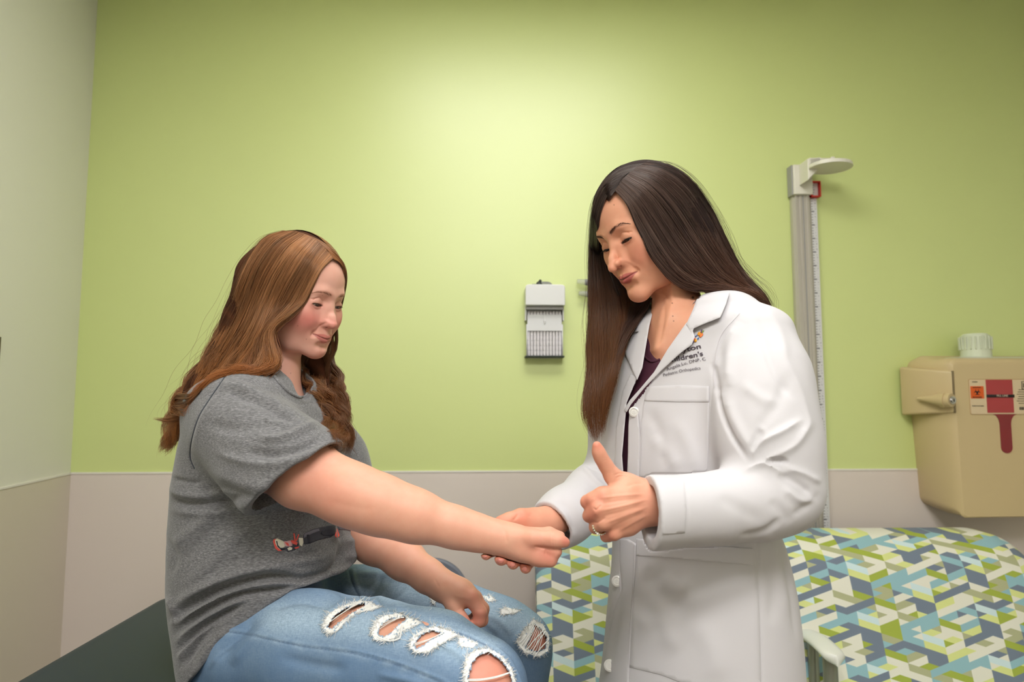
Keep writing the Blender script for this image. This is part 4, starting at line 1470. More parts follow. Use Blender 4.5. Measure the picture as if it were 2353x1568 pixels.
def stations(rows, Yc, ry, yaw=0, rx_scale=1.0):
    """rows: py, left px, right px -> loft rows at distance Yc; ry = depth half width list"""
    out = []
    for i, (py, l, r) in enumerate(rows):
        a, b = P(l, py, Yc), P(r, py, Yc); c = (a + b) / 2
        out.append((c[2], c[0], Yc, abs(b[0] - a[0]) / 2 * rx_scale, np.interp(i, np.linspace(0, len(rows) - 1, len(ry)), ry), yaw))
    return out


rows = [(858, 566, 690), (880, 520, 716), (920, 480, 742), (960, 460, 760), (1010, 438, 776), (1060, 424, 788), (1110, 415, 796), (1160, 413, 802), (1210, 412, 808), (1260, 412, 816), (1300, 411, 822), (1340, 411, 818), (1390, 416, 800), (1440, 430, 776), (1500, 448, 750), (1590, 482, 720)]
st = stations(rows, 1.255, [.10, .15, .165, .165, .16, .155, .155, .155, .16, .165, .168, .17, .17, .175, .18, .18])
st = [(z, cx, cy, rx * .965, ry, yw) for z, cx, cy, rx, ry, yw in st]

def carved(pr, outs, k=.002):
    """a piece with parts cut away before it joins the rest; each fn is positive where material goes"""
    def f(X):
        d = pr.f(X)
        for g in outs: d = smax(d, g(X), k)
        return d
    return Prim(pr.lo, pr.hi, f, pr.k, pr.op)


hp = (P(766, 1026, 1.05) + P(592, 1172, 1.05)) / 2
hn = np.array([.64, -.10, -.76]); hn /= np.linalg.norm(hn)
inner = CH([(625, 1052, 1.08, 100), (700, 1115, 1.05, 108), (760, 1165, 1.03, 112)], k=.01)
S = [loft(st, k=.03, n=2.3, cap=.02),
     carved(CH([(505, 944, 1.16, 76), (560, 992, 1.115, 94), (625, 1054, 1.08, 107), (690, 1108, 1.055, 113), (740, 1150, 1.04, 116)], k=.03, kin=.04),
            [lambda X: (X - hp) @ hn, lambda X: -smax(inner.f(X), -((X - hp) @ hn) - .035, .004)]),
     CH([(560, 898, 1.14, 40), (640, 905, 1.24, 50)], k=.05),
     CH([(690, 935, 1.38, 64), (752, 1060, 1.40, 82), (778, 1130, 1.385, 84)], k=.03, kin=.04),
     CH([(640, 905, 1.27, 52), (690, 925, 1.37, 50)], k=.05),
     # neck opening
     CH([(664, 840, 1.24, 58), (655, 880, 1.245, 62)], k=.006, op='s'),
     CH([(668, 862, 1.235, 46), (702, 893, 1.19, 28)], k=.006, op='s')]
hem = [(430, 1660, 1.25), (462, 1575, 1.22), (474, 1536, 1.18), (503, 1497, 1.14), (551, 1445, 1.11), (618, 1392, 1.10), (665, 1364, 1.10), (742, 1342, 1.13), (800, 1316, 1.19), (822, 1296, 1.25), (880, 1280, 1.25)]
hx = np.array([P(*h) for h in hem])
S.append(Prim([-9] * 3, [9] * 3, lambda X: (np.interp(X[:, 0], hx[:, 0], hx[:, 2]) - X[:, 2]) * .75, .004, 'i'))
S.append(SEAT)
Vs, Qs = sculpt(S, .0022 * VX); Vs = relax(Vs, Qs, 1, .4)
seamA = [(517, 866), (480, 920), (457, 958), (442, 1005), (437, 1050), (447, 1078)]
shirt_folds = [
    (seamA, 3, -1.6, 'full'), ([(522, 868), (486, 924), (464, 962), (449, 1008), (445, 1046)], 5, 1.0),
    ([(505, 880), (560, 893), (620, 922), (680, 962), (712, 985)], 11, 4.5), ([(520, 902), (580, 922), (640, 950), (690, 982)], 9, -3.5),
    ([(590, 1005), (640, 1008), (700, 986), (740, 968)], 9, 4.5), ([(560, 1034), (630, 1044), (700, 1028), (748, 1000)], 10, -4.5),
    ([(480, 1030), (540, 1056), (620, 1068), (700, 1048), (752, 1018)], 10, 3.0), ([(470, 975), (540, 985), (600, 975), (660, 950)], 14, -2.5),
    ([(600, 960), (650, 975), (705, 972)], 7, 2.5), ([(640, 930), (690, 962), (708, 975)], 4, -2.5),
    ([(480, 1080), (540, 1105), (610, 1120), (650, 1110)], 14, 2.5), ([(500, 1112), (550, 1135), (590, 1150)], 10, -2.0),
    ([(748, 1012), (690, 1058), (630, 1104), (577, 1152)], 2, -.7, 'full'),
    # trunk
    ([(384, 1118), (420, 1136), (470, 1140), (530, 1128)], 9, 4), ([(384, 1142), (430, 1158), (500, 1158), (560, 1140)], 8, -4.5), ([(386, 1168), (440, 1180), (520, 1176), (580, 1160)], 10, 3),
    ([(390, 1100), (440, 1110), (470, 1105)], 7, -3), ([(470, 1120), (500, 1150), (550, 1190)], 12, -3),
    ([(400, 1300), (460, 1250), (520, 1200), (560, 1190)], 16, -2.5), ([(392, 1260), (440, 1220), (500, 1180)], 13, 3), ([(410, 1360), (480, 1300), (540, 1240), (600, 1200)], 16, 3),
    ([(600, 1298), (650, 1290), (720, 1288), (770, 1270)], 12, 2.5), ([(620, 1272), (670, 1282), (730, 1270)], 8, -2.5),
    ([(384, 1432), (440, 1392), (503, 1358), (575, 1335), (627, 1325), (694, 1332), (740, 1330)], 9, -9), ([(384, 1404), (450, 1362), (520, 1330), (600, 1308), (680, 1306)], 13, 6),
    ([(394, 1462), (440, 1426), (479, 1400), (551, 1367), (646, 1354), (700, 1350)], 7, -7), ([(390, 1446), (450, 1404), (520, 1368), (600, 1344), (680, 1340)], 7, 4.5),
    ([(404, 1500), (455, 1453), (503, 1420), (560, 1388)], 7, -6), ([(398, 1482), (450, 1436), (510, 1400), (580, 1370)], 7, 4),
    ([(414, 1540), (440, 1500), (470, 1462), (500, 1440)], 7, -5), ([(408, 1520), (440, 1476), (480, 1444)], 7, 3.5), ([(440, 1560), (480, 1490), (530, 1440)], 9, 3),
    ([(384, 1370), (400, 1400), (398, 1440)], 8, 4), ([(690, 1330), (742, 1318), (778, 1290), (785, 1244)], 8, -5), ([(800, 1230), (812, 1262), (806, 1296)], 11, 6), ([(760, 1320), (800, 1305), (818, 1285)], 7, 3),
    ([(765, 1160), (775, 1190), (783, 1228), (786, 1250)], 5, -3), ([(752, 1180), (764, 1215), (770, 1250)], 9, 2.5),
    ([(517, 1197), (516, 1250), (484, 1320), (470, 1356)], 2.5, -1.0), ([(384, 1230), (400, 1280), (388, 1330)], 9, -2.5),
    ([(560, 1180), (620, 1170), (690, 1180)], 16, -2), ([(720, 930), (745, 975), (765, 1020)], 8, 2),
    ([(628, 866), (660, 902), (692, 918), (712, 912)], 5, 1.8, 'full'), ([(620, 872), (652, 910), (690, 930), (716, 926)], 2, -1.1, 'full'),
]
Vs = folds(Vs, Qs, [(f[0], f[1], f[2] * (1.7 if abs(f[2]) > 1.8 else 1)) + tuple(f[3:]) for f in shirt_folds])
Vs = Vs + normals(Vs, Qs) * wob(Vs, .0016, 26, 3)[:, None]
t = NT('heather grey jersey')
co = t.coord(scale=(1, 1, 1)); n1 = t.noise(420, 4, .7, t.coord(scale=(.35, 1, 1.6))); n2 = t.noise(40, 3, .5, co)
c = t.ramp(n1, [(.30, rgb(72, 71, 73)), (.52, rgb(115, 114, 116)), (.72, rgb(154, 153, 155))])
c = t.mix(t.math('MULTIPLY', n2, .3), c, rgb(92, 92, 95))
t.set(Base_Color=c, Roughness=.85); t.b.inputs['Specular IOR Level'].default_value = .2; t.b.inputs['Sheen Weight'].default_value = .25
t.bump(n1, .25, .0006)
M_jersey = t.m
shirt = bake('t_shirt', Vs, Qs, M_jersey, girl)
tree_s = bvh(Vs, Qs)
M_thread = simple('dark seam thread', rgb(58, 62, 70), .8)
def on(tree, pts, off, n=None):
    pts = smooth_path(pts, n or 8 * len(pts)); out = []
    for x, y in pts:
        h = hit(tree, x, y, off)
        if h is not None: out.append(h)
    return out
sp_ = on(tree_s, seamA, .0003)
V, F = tubes(np.array([sp_]), .0011, 6); bake('sleeve_seam', V, F, M_thread, shirt)
# collar rib
cp = on(tree_s, [(629, 864), (645, 884), (664, 902), (686, 913), (702, 911), (708, 898), (706, 880)], .0005, 40)
if len(cp) > 5:
    V, F = tubes(np.array([cp]), .0030, 8); bake('collar', V, F, M_jersey, shirt)
# printed figure on the front: sneaker, trouser leg, second leg
def mcol(n, c, r=.7): return simple(n, c, r, var=.02)
M_coral, M_cream, M_navy, M_pgrey, M_dgrey, M_pink = mcol('print coral', rgb(232, 92, 84)), mcol('print cream', rgb(226, 220, 202)), mcol('print navy', rgb(40, 40, 52)), mcol('print grey', rgb(112, 108, 120)), mcol('print dark grey', rgb(58, 58, 68)), mcol('print pink', rgb(222, 170, 176))
def Z(pts, ox, oy, sc): return [(x / sc + ox, y / sc + oy) for x, y in pts]
k_ = 9.05
pr = [('print_sole', [(245, 860), (260, 812), (330, 800), (300, 850), (320, 940), (380, 1010), (440, 1050), (360, 1060), (290, 1000)], M_coral, .0006),
      ('print_toe', [(285, 830), (330, 792), (400, 820), (470, 860), (500, 960), (440, 1000), (400, 1030), (340, 980), (300, 910)], M_cream, .0010),
      ('print_outline', [(310, 850), (335, 850), (350, 930), (400, 990), (500, 990), (500, 1030), (420, 1040), (340, 970)], M_navy, .0014),
      ('print_tongue', [(460, 860), (540, 850), (640, 830), (650, 950), (580, 965), (500, 960)], M_pink, .0008),
      ('print_lace', [(490, 870), (560, 890), (590, 955), (540, 940)], M_coral, .0012),
      ('print_shoe_side', [(500, 990), (640, 930), (780, 900), (780, 960), (700, 1040), (560, 1080), (510, 1050)], M_dgrey, .0006),
      ('print_star', [(545, 1000), (600, 970), (650, 990), (640, 1030), (570, 1050)], M_cream, .0010),
      ('print_heel', [(690, 985), (790, 960), (780, 1000), (710, 1015)], M_coral, .0013),
      ('print_lace', [(610, 840), (660, 830), (760, 880), (740, 940), (650, 900)], M_coral, .0013),
      ('print_lace', [(668, 690), (695, 685), (725, 840), (700, 870), (690, 850)], M_coral, .0016),
      ('print_lace', [(770, 708), (795, 712), (745, 850), (715, 860)], M_coral, .0016),
      ('print_sock', [(780, 780), (870, 785), (880, 880), (850, 965), (800, 930), (785, 860)], M_cream, .0012),
      ('print_trouser', [(870, 740), (900, 690), (1050, 610), (1200, 570), (1400, 530), (1550, 510), (1560, 700), (1450, 770), (1200, 830), (1000, 905), (890, 920)], M_dgrey, .0008),
      ('print_trouser_light', [(880, 720), (920, 685), (1080, 620), (1200, 590), (1220, 640), (1060, 700), (940, 760), (890, 790)], M_pgrey, .0012),
      ('print_trouser_dark', [(1260, 640), (1330, 600), (1500, 590), (1550, 520), (1555, 700), (1450, 745), (1300, 740), (1240, 700)], M_navy, .0012),
      ('print_stitch', [(950, 720), (1000, 715), (1030, 800), (1030, 890), (980, 890), (960, 800)], M_navy, .0014),
      ('print_drop', [(1575, 580), (1600, 640), (1635, 730), (1610, 775), (1555, 775), (1530, 730), (1560, 650)], M_coral, .0014),
      ('print_leg', [(1580, 490), (1660, 490), (1780, 440), (1860, 480), (1910, 560), (1900, 660), (1780, 625), (1620, 620)], M_pgrey, .0008),
      ('print_leg_cuff', [(1820, 440), (1880, 470), (1930, 560), (1918, 630), (1880, 560), (1850, 480)], M_coral, .0012),
      ('print_leg_shadow', [(1540, 310), (1620, 370), (1680, 460), (1620, 490), (1550, 430)], M_navy, .0008),
      ('print_leg_light', [(1580, 320), (1650, 360), (1690, 440), (1670, 455), (1620, 385)], M_pink, .0011),
      ('print_patch', [(1480, 178), (1550, 195), (1530, 235), (1500, 235)], M_coral, .0010)]
for nm, pts, mt, of in pr:
    try:
        V, F = patch(tree_s, Z(pts, 600, 1150, k_), of * .6, .0005, 3)
        bake(nm, V, F, mt, shirt)
    except ValueError: pass

# ---- jeans
J = [CH([(a_, b_, c_, d_) for a_, b_, c_, d_ in NTH], k=.05, kin=.05), CH(FTH, k=.03, kin=.05),
     limb(kn, an, .063, .050), limb(kf, af, .062, .048),
     loft([(.84, -.475, 1.26, .115, .160, 0), (.92, -.475, 1.26, .118, .158, 0), (1.0, -.480, 1.255, .120, .140, 0), (1.04, -.480, 1.25, .115, .130, 0)], k=.03, cap=.015, n=2.4),
     E2(650, 1440, 1.19, 95, k=.05)]
J.append(SEAT)
Vj, Qj = sculpt(J, .0025 * VX); Vj = relax(Vj, Qj, 1, .4)
SEAM1 = [(500, 1450), (560, 1457), (605, 1467), (700, 1487), (805, 1500), (910, 1528), (1004, 1564), (1040, 1585)]
SEAM2 = [(980, 1440), (1030, 1450), (1067, 1460), (1126, 1488), (1168, 1520), (1188, 1560)]
FLY = [(802, 1312), (808, 1335), (818, 1358), (834, 1384)]
RIPS = [  # (skin hole, white frayed field)
    ([(750, 1442), (766, 1416), (796, 1396), (840, 1384), (840, 1393), (806, 1411), (782, 1430), (762, 1448)], [(742, 1434), (754, 1412), (784, 1394), (826, 1381), (848, 1384), (872, 1395), (850, 1404), (818, 1410), (792, 1432), (775, 1450), (758, 1456), (746, 1448)]),
    ([(865, 1460), (872, 1440), (894, 1422), (930, 1416), (938, 1423), (914, 1440), (897, 1458), (882, 1465)], [(852, 1455), (860, 1430), (884, 1414), (922, 1411), (950, 1422), (968, 1432), (948, 1440), (922, 1452), (905, 1468), (884, 1474), (862, 1472)]),
    ([(948, 1484), (965, 1460), (990, 1447), (1022, 1456), (1008, 1464), (990, 1472), (976, 1484), (955, 1494)], [(940, 1486), (950, 1464), (974, 1446), (1000, 1440), (1036, 1450), (1052, 1462), (1028, 1472), (1004, 1486), (980, 1500), (955, 1500)]),
    ([(1074, 1560), (1084, 1522), (1100, 1504), (1124, 1498), (1150, 1514), (1170, 1540), (1182, 1580), (1078, 1590)], [(1064, 1550), (1070, 1510), (1090, 1494), (1122, 1490), (1152, 1506), (1176, 1536), (1190, 1585), (1070, 1595)]),
    ([(1228, 1433), (1246, 1447), (1257, 1466), (1254, 1490), (1234, 1500), (1206, 1490), (1217, 1469), (1225, 1447)], [(1226, 1424), (1248, 1436), (1262, 1464), (1260, 1496), (1240, 1510), (1204, 1500), (1186, 1476), (1200, 1452)])]
WHITES = [[(1052, 1462), (1066, 1464), (1096, 1480), (1086, 1490), (1058, 1486)], [(1150, 1402), (1162, 1396), (1196, 1404), (1180, 1411), (1152, 1414)], [(986, 1370), (1000, 1356), (1008, 1380), (996, 1390)], [(1110, 1372), (1124, 1368), (1140, 1380), (1122, 1384)]]
jf = [(SEAM1, 2.2, -1.3, 'full'), ([(x, y - 6) for x, y in SEAM1], 4, 1.0, 'full'), (SEAM2, 2.2, -1.2, 'full'), ([(x, y - 6) for x, y in SEAM2], 4, 1.0, 'full'), (FLY, 2.5, -1.5, 'full'), ([(x + 8, y) for x, y in FLY], 4, 1.2, 'full'),
      ([(640, 1372), (700, 1360), (770, 1375), (800, 1400)], 10, 3.5), ([(620, 1400), (690, 1384), (760, 1398)], 8, -3), ([(850, 1400), (900, 1345), (930, 1320)], 8, 2.5), ([(835, 1390), (865, 1350), (880, 1312)], 7, -3),
      ([(880, 1395), (930, 1360), (960, 1330)], 7, -2), ([(900, 1398), (960, 1420), (1000, 1440)], 8, -4), ([(500, 1520), (540, 1470), (590, 1420)], 10, -3.5), ([(530, 1530), (570, 1480), (620, 1430)], 11, 3),
      ([(640, 1510), (720, 1530), (800, 1540)], 14, -2.5), ([(860, 1550), (930, 1562), (990, 1580)], 10, 2), ([(1010, 1480), (1050, 1500), (1075, 1530)], 9, 2), ([(1110, 1410), (1150, 1430), (1180, 1462)], 8, 2), ([(1060, 1420), (1110, 1440), (1150, 1475)], 8, -2),
      ([(820, 1320), (880, 1322), (930, 1335)], 8, 2.5), ([(478, 1540), (510, 1500), (560, 1470)], 4, 2)]
for hole, wh in RIPS: jf.append((wh + [wh[0]], 6, 2.2, 'full'))
Vj = folds(Vj, Qj, [(f[0], f[1], f[2] * (1.5 if abs(f[2]) > 1.8 else 1)) + tuple(f[3:]) for f in jf])
Vj = Vj + normals(Vj, Qj) * wob(Vj, .0014, 30, 5)[:, None]
tree_j = bvh(Vj, Qj)
jx, jy = proj(Vj); Nj = normals(Vj, Qj)
facing = ((Nj * (CO - Vj)).sum(1) > 0)
wear = np.zeros(len(Vj))
for path, w_ in (([(640, 1420), (760, 1425), (900, 1440), (1030, 1470), (1110, 1500)], 48), ([(830, 1340), (960, 1360), (1080, 1390), (1200, 1430)], 46)):
    d, _ = seg_dist(jx, jy, path); wear = np.maximum(wear, np.exp(-(d / w_) ** 2))
d, _ = seg_dist(jx, jy, [(560, 1480), (700, 1500), (900, 1545)]); streak = .5 + .5 * np.sin(jx * .11 + np.sin(jy * .09) * 2 + wob(Vj, 2, 40, 8))
Cj = np.array(rgb(90, 118, 152)[:3]) * (1 - wear[:, None]) + np.array(rgb(170, 193, 212)[:3]) * wear[:, None]
d1, _ = seg_dist(jx, jy, SEAM1); e1 = np.exp(-(d1 / 9) ** 2)[:, None] * (.35 * streak)[:, None]; Cj = Cj * (1 - e1) + np.array(rgb(180, 200, 216)[:3]) * e1
for sm_, a_ in ((SEAM1, .8), (SEAM2, .8), (FLY, .8)):
    d2, _ = seg_dist(jx, jy, sm_); e2 = (np.exp(-(d2 / 1.8) ** 2) * a_)[:, None]; Cj = Cj * (1 - e2) + np.array(rgb(44, 66, 98)[:3]) * e2
# darker band along the inner leg of the far side
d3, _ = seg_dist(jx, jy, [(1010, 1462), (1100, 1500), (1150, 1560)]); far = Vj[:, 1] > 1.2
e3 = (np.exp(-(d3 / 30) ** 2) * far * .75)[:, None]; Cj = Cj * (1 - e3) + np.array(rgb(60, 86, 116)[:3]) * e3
hm = np.zeros(len(Vj), bool)
for hole, wh in RIPS: hm |= in_poly(jx, jy, hole) & facing & (np.abs(Vj[:, 1] - hit(tree_j, np.mean([p[0] for p in hole]), np.mean([p[1] for p in hole]))[1]) < .09)
used = ~hm[Qj].all(1)
t = NT('washed denim')
a = t.n('ShaderNodeAttribute'); a.attribute_name = 'col'
w1 = t.noise(260, 4, .7, t.coord(scale=(.5, 1, 3.2))); w2 = t.noise(260, 4, .7, t.coord(scale=(3, 1, .5)))
wv = t.math('ADD', t.math('MULTIPLY', w1, .5), t.math('MULTIPLY', w2, .5)); blot = t.noise(14, 4, .6, t.coord())
c = t.mix(t.math('MULTIPLY_ADD', blot, .5, -.08), a.outputs[0], rgb(176, 196, 214)); c = t.mix(t.ramp(wv, [(.38, (.55, .55, .55, 1)), (.6, (0, 0, 0, 1))]), c, rgb(84, 112, 146))
t.set(Base_Color=c, Roughness=.8); t.b.inputs['Specular IOR Level'].default_value = .2; t.bump(wv, .35, .0006)
M_denim = t.m
keep = Qj[used]; u_ = np.zeros(len(Vj), bool); u_[keep.ravel()] = True; ix = np.cumsum(u_) - 1
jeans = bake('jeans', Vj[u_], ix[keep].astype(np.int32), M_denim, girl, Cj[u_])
M_fray = simple('white frayed cotton', rgb(246, 246, 244), .85, bump=.5, bscale=900)
def fray(hole, wh, n=170, ln=9):
    V, F = patch(tree_j, wh, .0008, .0012, 3.2, Yd=None)
    x, y = proj(V); T = F[0]; cx_, cy_ = x[T].mean(1), y[T].mean(1)
    if hole is not None:
        k = ~in_poly(cx_, cy_, hole); rim = F[1]; F = [T[k], rim]
    V = V + rng.normal(size=V.shape) * .0005
    fp = bake('frayed_edge', V, F, M_fray, jeans)
    C = []; per = np.array(wh + [wh[0]], float); cen = np.mean(wh, 0)
    L = np.r_[0, np.cumsum(np.linalg.norm(np.diff(per, axis=0), axis=1))]
    for k in range(n):
        s_ = rng.uniform(0, L[-1]); i = min(np.searchsorted(L, s_, 'right') - 1, len(per) - 2); p = per[i] + (per[i + 1] - per[i]) * (s_ - L[i]) / (L[i + 1] - L[i])
        d = p - cen; d /= np.linalg.norm(d) + 1e-6; d = d + rng.normal(size=2) * .6
        l = ln * rng.uniform(.3, 1) * (1 if rng.random() < .6 else -1); row = []
        for j in range(5):
            t_ = j / 4; q_ = p + d * l * t_ + rng.normal(size=2) * .8
            h = hit(tree_j, q_[0], q_[1], .0012 + .003 * t_ * rng.random())
            if h is None: break
            row.append(h)
        if len(row) == 5: C.append(row)
    V, F = tubes(np.array(C), np.array([.0004, .0004, .00035, .0003, .0002]), 3); bake('fray_threads', V, F, M_fray, jeans)
def yarns(ends, r=.0005):
    for (a0, b0, sag) in ends:
        C = []; row = []
        for j in range(12):
            t_ = j / 11; x = a0[0] + (b0[0] - a0[0]) * t_ + rng.normal() * .4; y = a0[1] + (b0[1] - a0[1]) * t_ + sag * 4 * t_ * (1 - t_)
            h = hit(tree_j, x, y, .0016)
            row.append(h if h is not None else row[-1])
        C.append(row)
        V, F = tubes(np.array(C), r, 4); bake('loose_yarn', V, F, M_fray, jeans)
for i, (hole, wh) in enumerate(RIPS): fray(hole, wh, (240, 240, 240, 200, 160)[i], (10, 10, 10, 8, 7)[i])
for wh in WHITES: fray(None, wh, 70, 7)
yarns([((756 + 4 * i, 1432 - 3 * i), (826 + 2 * i, 1384), -2) for i in range(4)] + [((872 + 3 * i, 1446 - 6 * i), (928, 1418 + i), -3) for i in range(3)])
yarns([((866, 1462), (918, 1468), 8), ((918, 1468), (924, 1436), 6)], .0013)
yarns([((952, 1484 - 4 * i), (1018, 1454 + 2 * i), 2) for i in range(2)])
yarns([((1076, 1562 + 3 * i), (1170, 1546 + 2 * i), 5) for i in range(2)], .0007)
yarns([((1196 + 4 * i, 1478 + 4 * i), (1226 + 3 * i, 1432 + 2 * i), 3 + i) for i in range(9)], .0006)
yarns([((1222, 1500), (1254, 1452), -3), ((1234, 1503), (1259, 1474), -3), ((1210, 1494), (1252, 1446), -2)], .0011)
M_sole = simple('white canvas shoe', rgb(210, 210, 206), .6)
for a_, nm in ((an, 'shoe'), (af, 'shoe')):
    Vq, Qq = sculpt([ell(a_ + np.array([.05, 0, -.06]), (.12, .042, .04), k=.02), ell(a_ + np.array([-.01, 0, -.03]), (.05, .038, .05), k=.03), plane(a_ + np.array([0, 0, -.09]), (0, 0, -1))], .005); bake(nm, Vq, Qq, M_sole, girl)
# ================================================================ standing person in the white coat
M_skinB = skin_mat('tanned skin', .44, .10)
q2 = dict(HP); q2.update(WQ)
A = xf(head_prims(**WQ), WMh, WO, WS_)
A.append(CH([(1530, 600, 1.215, 52), (1556, 700, 1.20, 54), (1572, 770, 1.185, 64)], k=.016))
# throat cords and collar bones
A.append(CH([(1560, 660, 1.155, 14), (1540, 740, 1.135, 12), (1518, 800, 1.13, 10)], k=.02))
A.append(CH([(1574, 760, 1.16, 70), (1690, 760, 1.09, 50)], k=.03)); A.append(CH([(1560, 760, 1.20, 60), (1480, 770, 1.30, 40)], k=.03))
def wst(rows, Yc, ratio, yaw):
    """picture widths -> turned oval sections; ratio = depth / breadth"""
    out = []
    a = math.radians(yaw)
    for i, (py, l, r, yc) in enumerate(rows):
        p0, p1 = P(l, py, yc), P(r, py, yc); hw = abs(p1[0] - p0[0]) / 2 * (.910 if py >= 1160 else .955); c = (p0 + p1) / 2
        rt = np.interp(i, np.linspace(0, len(rows) - 1, len(ratio)), ratio)
        rx = hw / math.sqrt(math.cos(a) ** 2 + (rt * math.sin(a)) ** 2)
        out.append((c[2], c[0], yc, rx, rx * rt, yaw))
    return out


crow = [(716, 1478, 1700, 1.20), (745, 1446, 1752, 1.19), (790, 1424, 1758, 1.185), (850, 1408, 1745, 1.18), (920, 1398, 1735, 1.175), (1000, 1390, 1728, 1.17), (1080, 1390, 1732, 1.165), (1160, 1396, 1752, 1.165), (1240, 1405, 1785, 1.165), (1320, 1402, 1806, 1.165), (1400, 1394, 1815, 1.165), (1480, 1386, 1823, 1.165), (1568, 1376, 1830, 1.165), (1720, 1355, 1842, 1.165)]
cst = wst(crow, 1.17, [.52, .56, .6, .62, .64, .66, .68, .70, .72, .74, .74, .74, .74, .74], 128)
def shrink(st, d, lo=-9, hi=9): return [(z, cx, cy, rx - d, ry - d, yw) for z, cx, cy, rx, ry, yw in st if lo < z < hi]
A.append(loft(shrink(cst, .019, lo=1.22), k=.03, cap=.02))
V1, Q1 = sculpt(A, .0011 * VX); V1 = relax(V1, Q1, 1, .4); V1 = face_relief(V1, Q1, WMh, WO, WS_, q2, 1.0); V1w, Q1w = V1, Q1
Lc = (V1 - WO) @ WMh / WS_
C1 = head_paint(Lc, rgb(226, 168, 138), rgb(210, 118, 100), rgb(184, 102, 96), q2, .8, rgb(96, 60, 50), .75)
sx, sy = proj(V1)
for mx, my, mr in ((1592, 684, 3.2), (1411, 471, 1.2), (1545, 698, 1.4), (1546, 727, 1.5), (1548, 738, 1.5)):
    w_ = np.exp(-(((sx - mx) ** 2 + (sy - my) ** 2) / mr ** 2) ** 2)[:, None]; C1 = C1 * (1 - .85 * w_) + np.array(rgb(74, 38, 30)[:3]) * .85 * w_
V1 = folds(V1, Q1, [([(1500, 668), (1530, 680), (1545, 700)], 4, -1.2), ([(1536, 640), (1545, 670), (1540, 720), (1528, 770)], 6, 1.6), ([(1528, 690), (1524, 740), (1512, 800)], 5, -1.5), ([(1470, 800), (1500, 806), (1530, 780)], 6, 1.0)])
# ---- left hand, thumb up
B = [CH([(1590, 1168, .955, 38), (1520, 1162, .950, 37), (1480, 1158, .948, 38)], k=.02, kin=.02, flat=(np.array([.0, 1.0, 0]), 1.25)),
     CH([(1492, 1134, .948, 20), (1440, 1134, .938, 21), (1384, 1138, .930, 17)], k=.014, kin=.01), CH([(1492, 1152, .942, 20), (1436, 1160, .930, 21), (1375, 1170, .922, 16.5)], k=.014, kin=.01),
     CH([(1492, 1170, .942, 20), (1440, 1182, .930, 21), (1386, 1202, .924, 15.5)], k=.014, kin=.01), CH([(1490, 1186, .948, 18), (1445, 1208, .938, 20), (1412, 1226, .932, 15)], k=.014, kin=.01),
     CH([(1480, 1150, .965, 26), (1420, 1160, .958, 26), (1400, 1190, .958, 24)], k=.02, kin=.02),
     # thumb with its pad of muscle
     CH([(1484, 1126, .958, 20), (1442, 1112, .955, 20), (1406, 1092, .948, 17)], k=.016, kin=.012),
     CH([(1406, 1092, .948, 16.5), (1392, 1070, .944, 14.5), (1381, 1052, .940, 13.5), (1375, 1038, .937, 11.8), (1371.5, 1024.5, .935, 9.6)], k=.008, kin=.008),
     # curled fingers: first joints towards the picture left, then back behind the palm
     CH([(1384, 1138, .930, 16.5), (1362, 1148, .932, 15), (1350, 1154, .938, 15.5)], k=.008, kin=.006), CH([(1350, 1154, .940, 15.5), (1358, 1164, .965, 13), (1384, 1168, .975, 12)], k=.003, kin=.006),
     CH([(1375, 1171, .922, 15), (1362, 1180, .930, 13.5), (1354, 1186, .938, 14.5)], k=.006, kin=.006), CH([(1354, 1186, .940, 14.5), (1366, 1192, .965, 12.5), (1392, 1192, .975, 11.5)], k=.003, kin=.006),
     CH([(1387, 1203, .926, 14), (1374, 1209, .934, 12.5), (1368, 1213, .944, 13.5)], k=.006, kin=.006), CH([(1368, 1213, .946, 13.5), (1380, 1215, .970, 12), (1402, 1212, .978, 11)], k=.003, kin=.006),
     CH([(1412, 1227, .932, 13.5), (1398, 1232, .944, 11.5), (1392, 1234, .956, 11.5)], k=.005, kin=.006), CH([(1392, 1234, .958, 11.5), (1406, 1230, .976, 10.5)], k=.003)]
V2, Q2 = sculpt(B, .00095 * VX); V2 = relax(V2, Q2, 1, .4)
V2 = folds(V2, Q2, [([(1376, 1146), (1420, 1140), (1482, 1136)], 3.5, .8), ([(1372, 1176), (1420, 1166), (1490, 1148)], 3.5, 1.0), ([(1386, 1204), (1430, 1188), (1492, 1164)], 3.5, .8), ([(1412, 1226), (1450, 1204), (1492, 1182)], 4, .7),
      ([(1382, 1158), (1420, 1152), (1470, 1146)], 4, -.7), ([(1384, 1188), (1430, 1176), (1480, 1160)], 4, -.8), ([(1402, 1214), (1440, 1196), (1485, 1176)], 4, -.6),
      ([(1410, 1094), (1424, 1088), (1436, 1092)], 2.0, -.7), ([(1414, 1100), (1428, 1094), (1444, 1097)], 1.8, -.5), ([(1437, 1120), (1460, 1112), (1480, 1112)], 4, -.6),
      ([(1386, 1054), (1394, 1052)], 1.6, -.3), ([(1387, 1059), (1396, 1057)], 1.6, -.3), ([(1379, 1100), (1384, 1112), (1372, 1126)], 4, -1.0),
      ([(1362, 1166), (1370, 1172), (1382, 1160)], 2.5, -1.0), ([(1362, 1198), (1372, 1202), (1392, 1190)], 2.5, -1.0), ([(1360, 1146), (1366, 1152)], 5, .5), ([(1366, 1178), (1372, 1184)], 5, .5)])
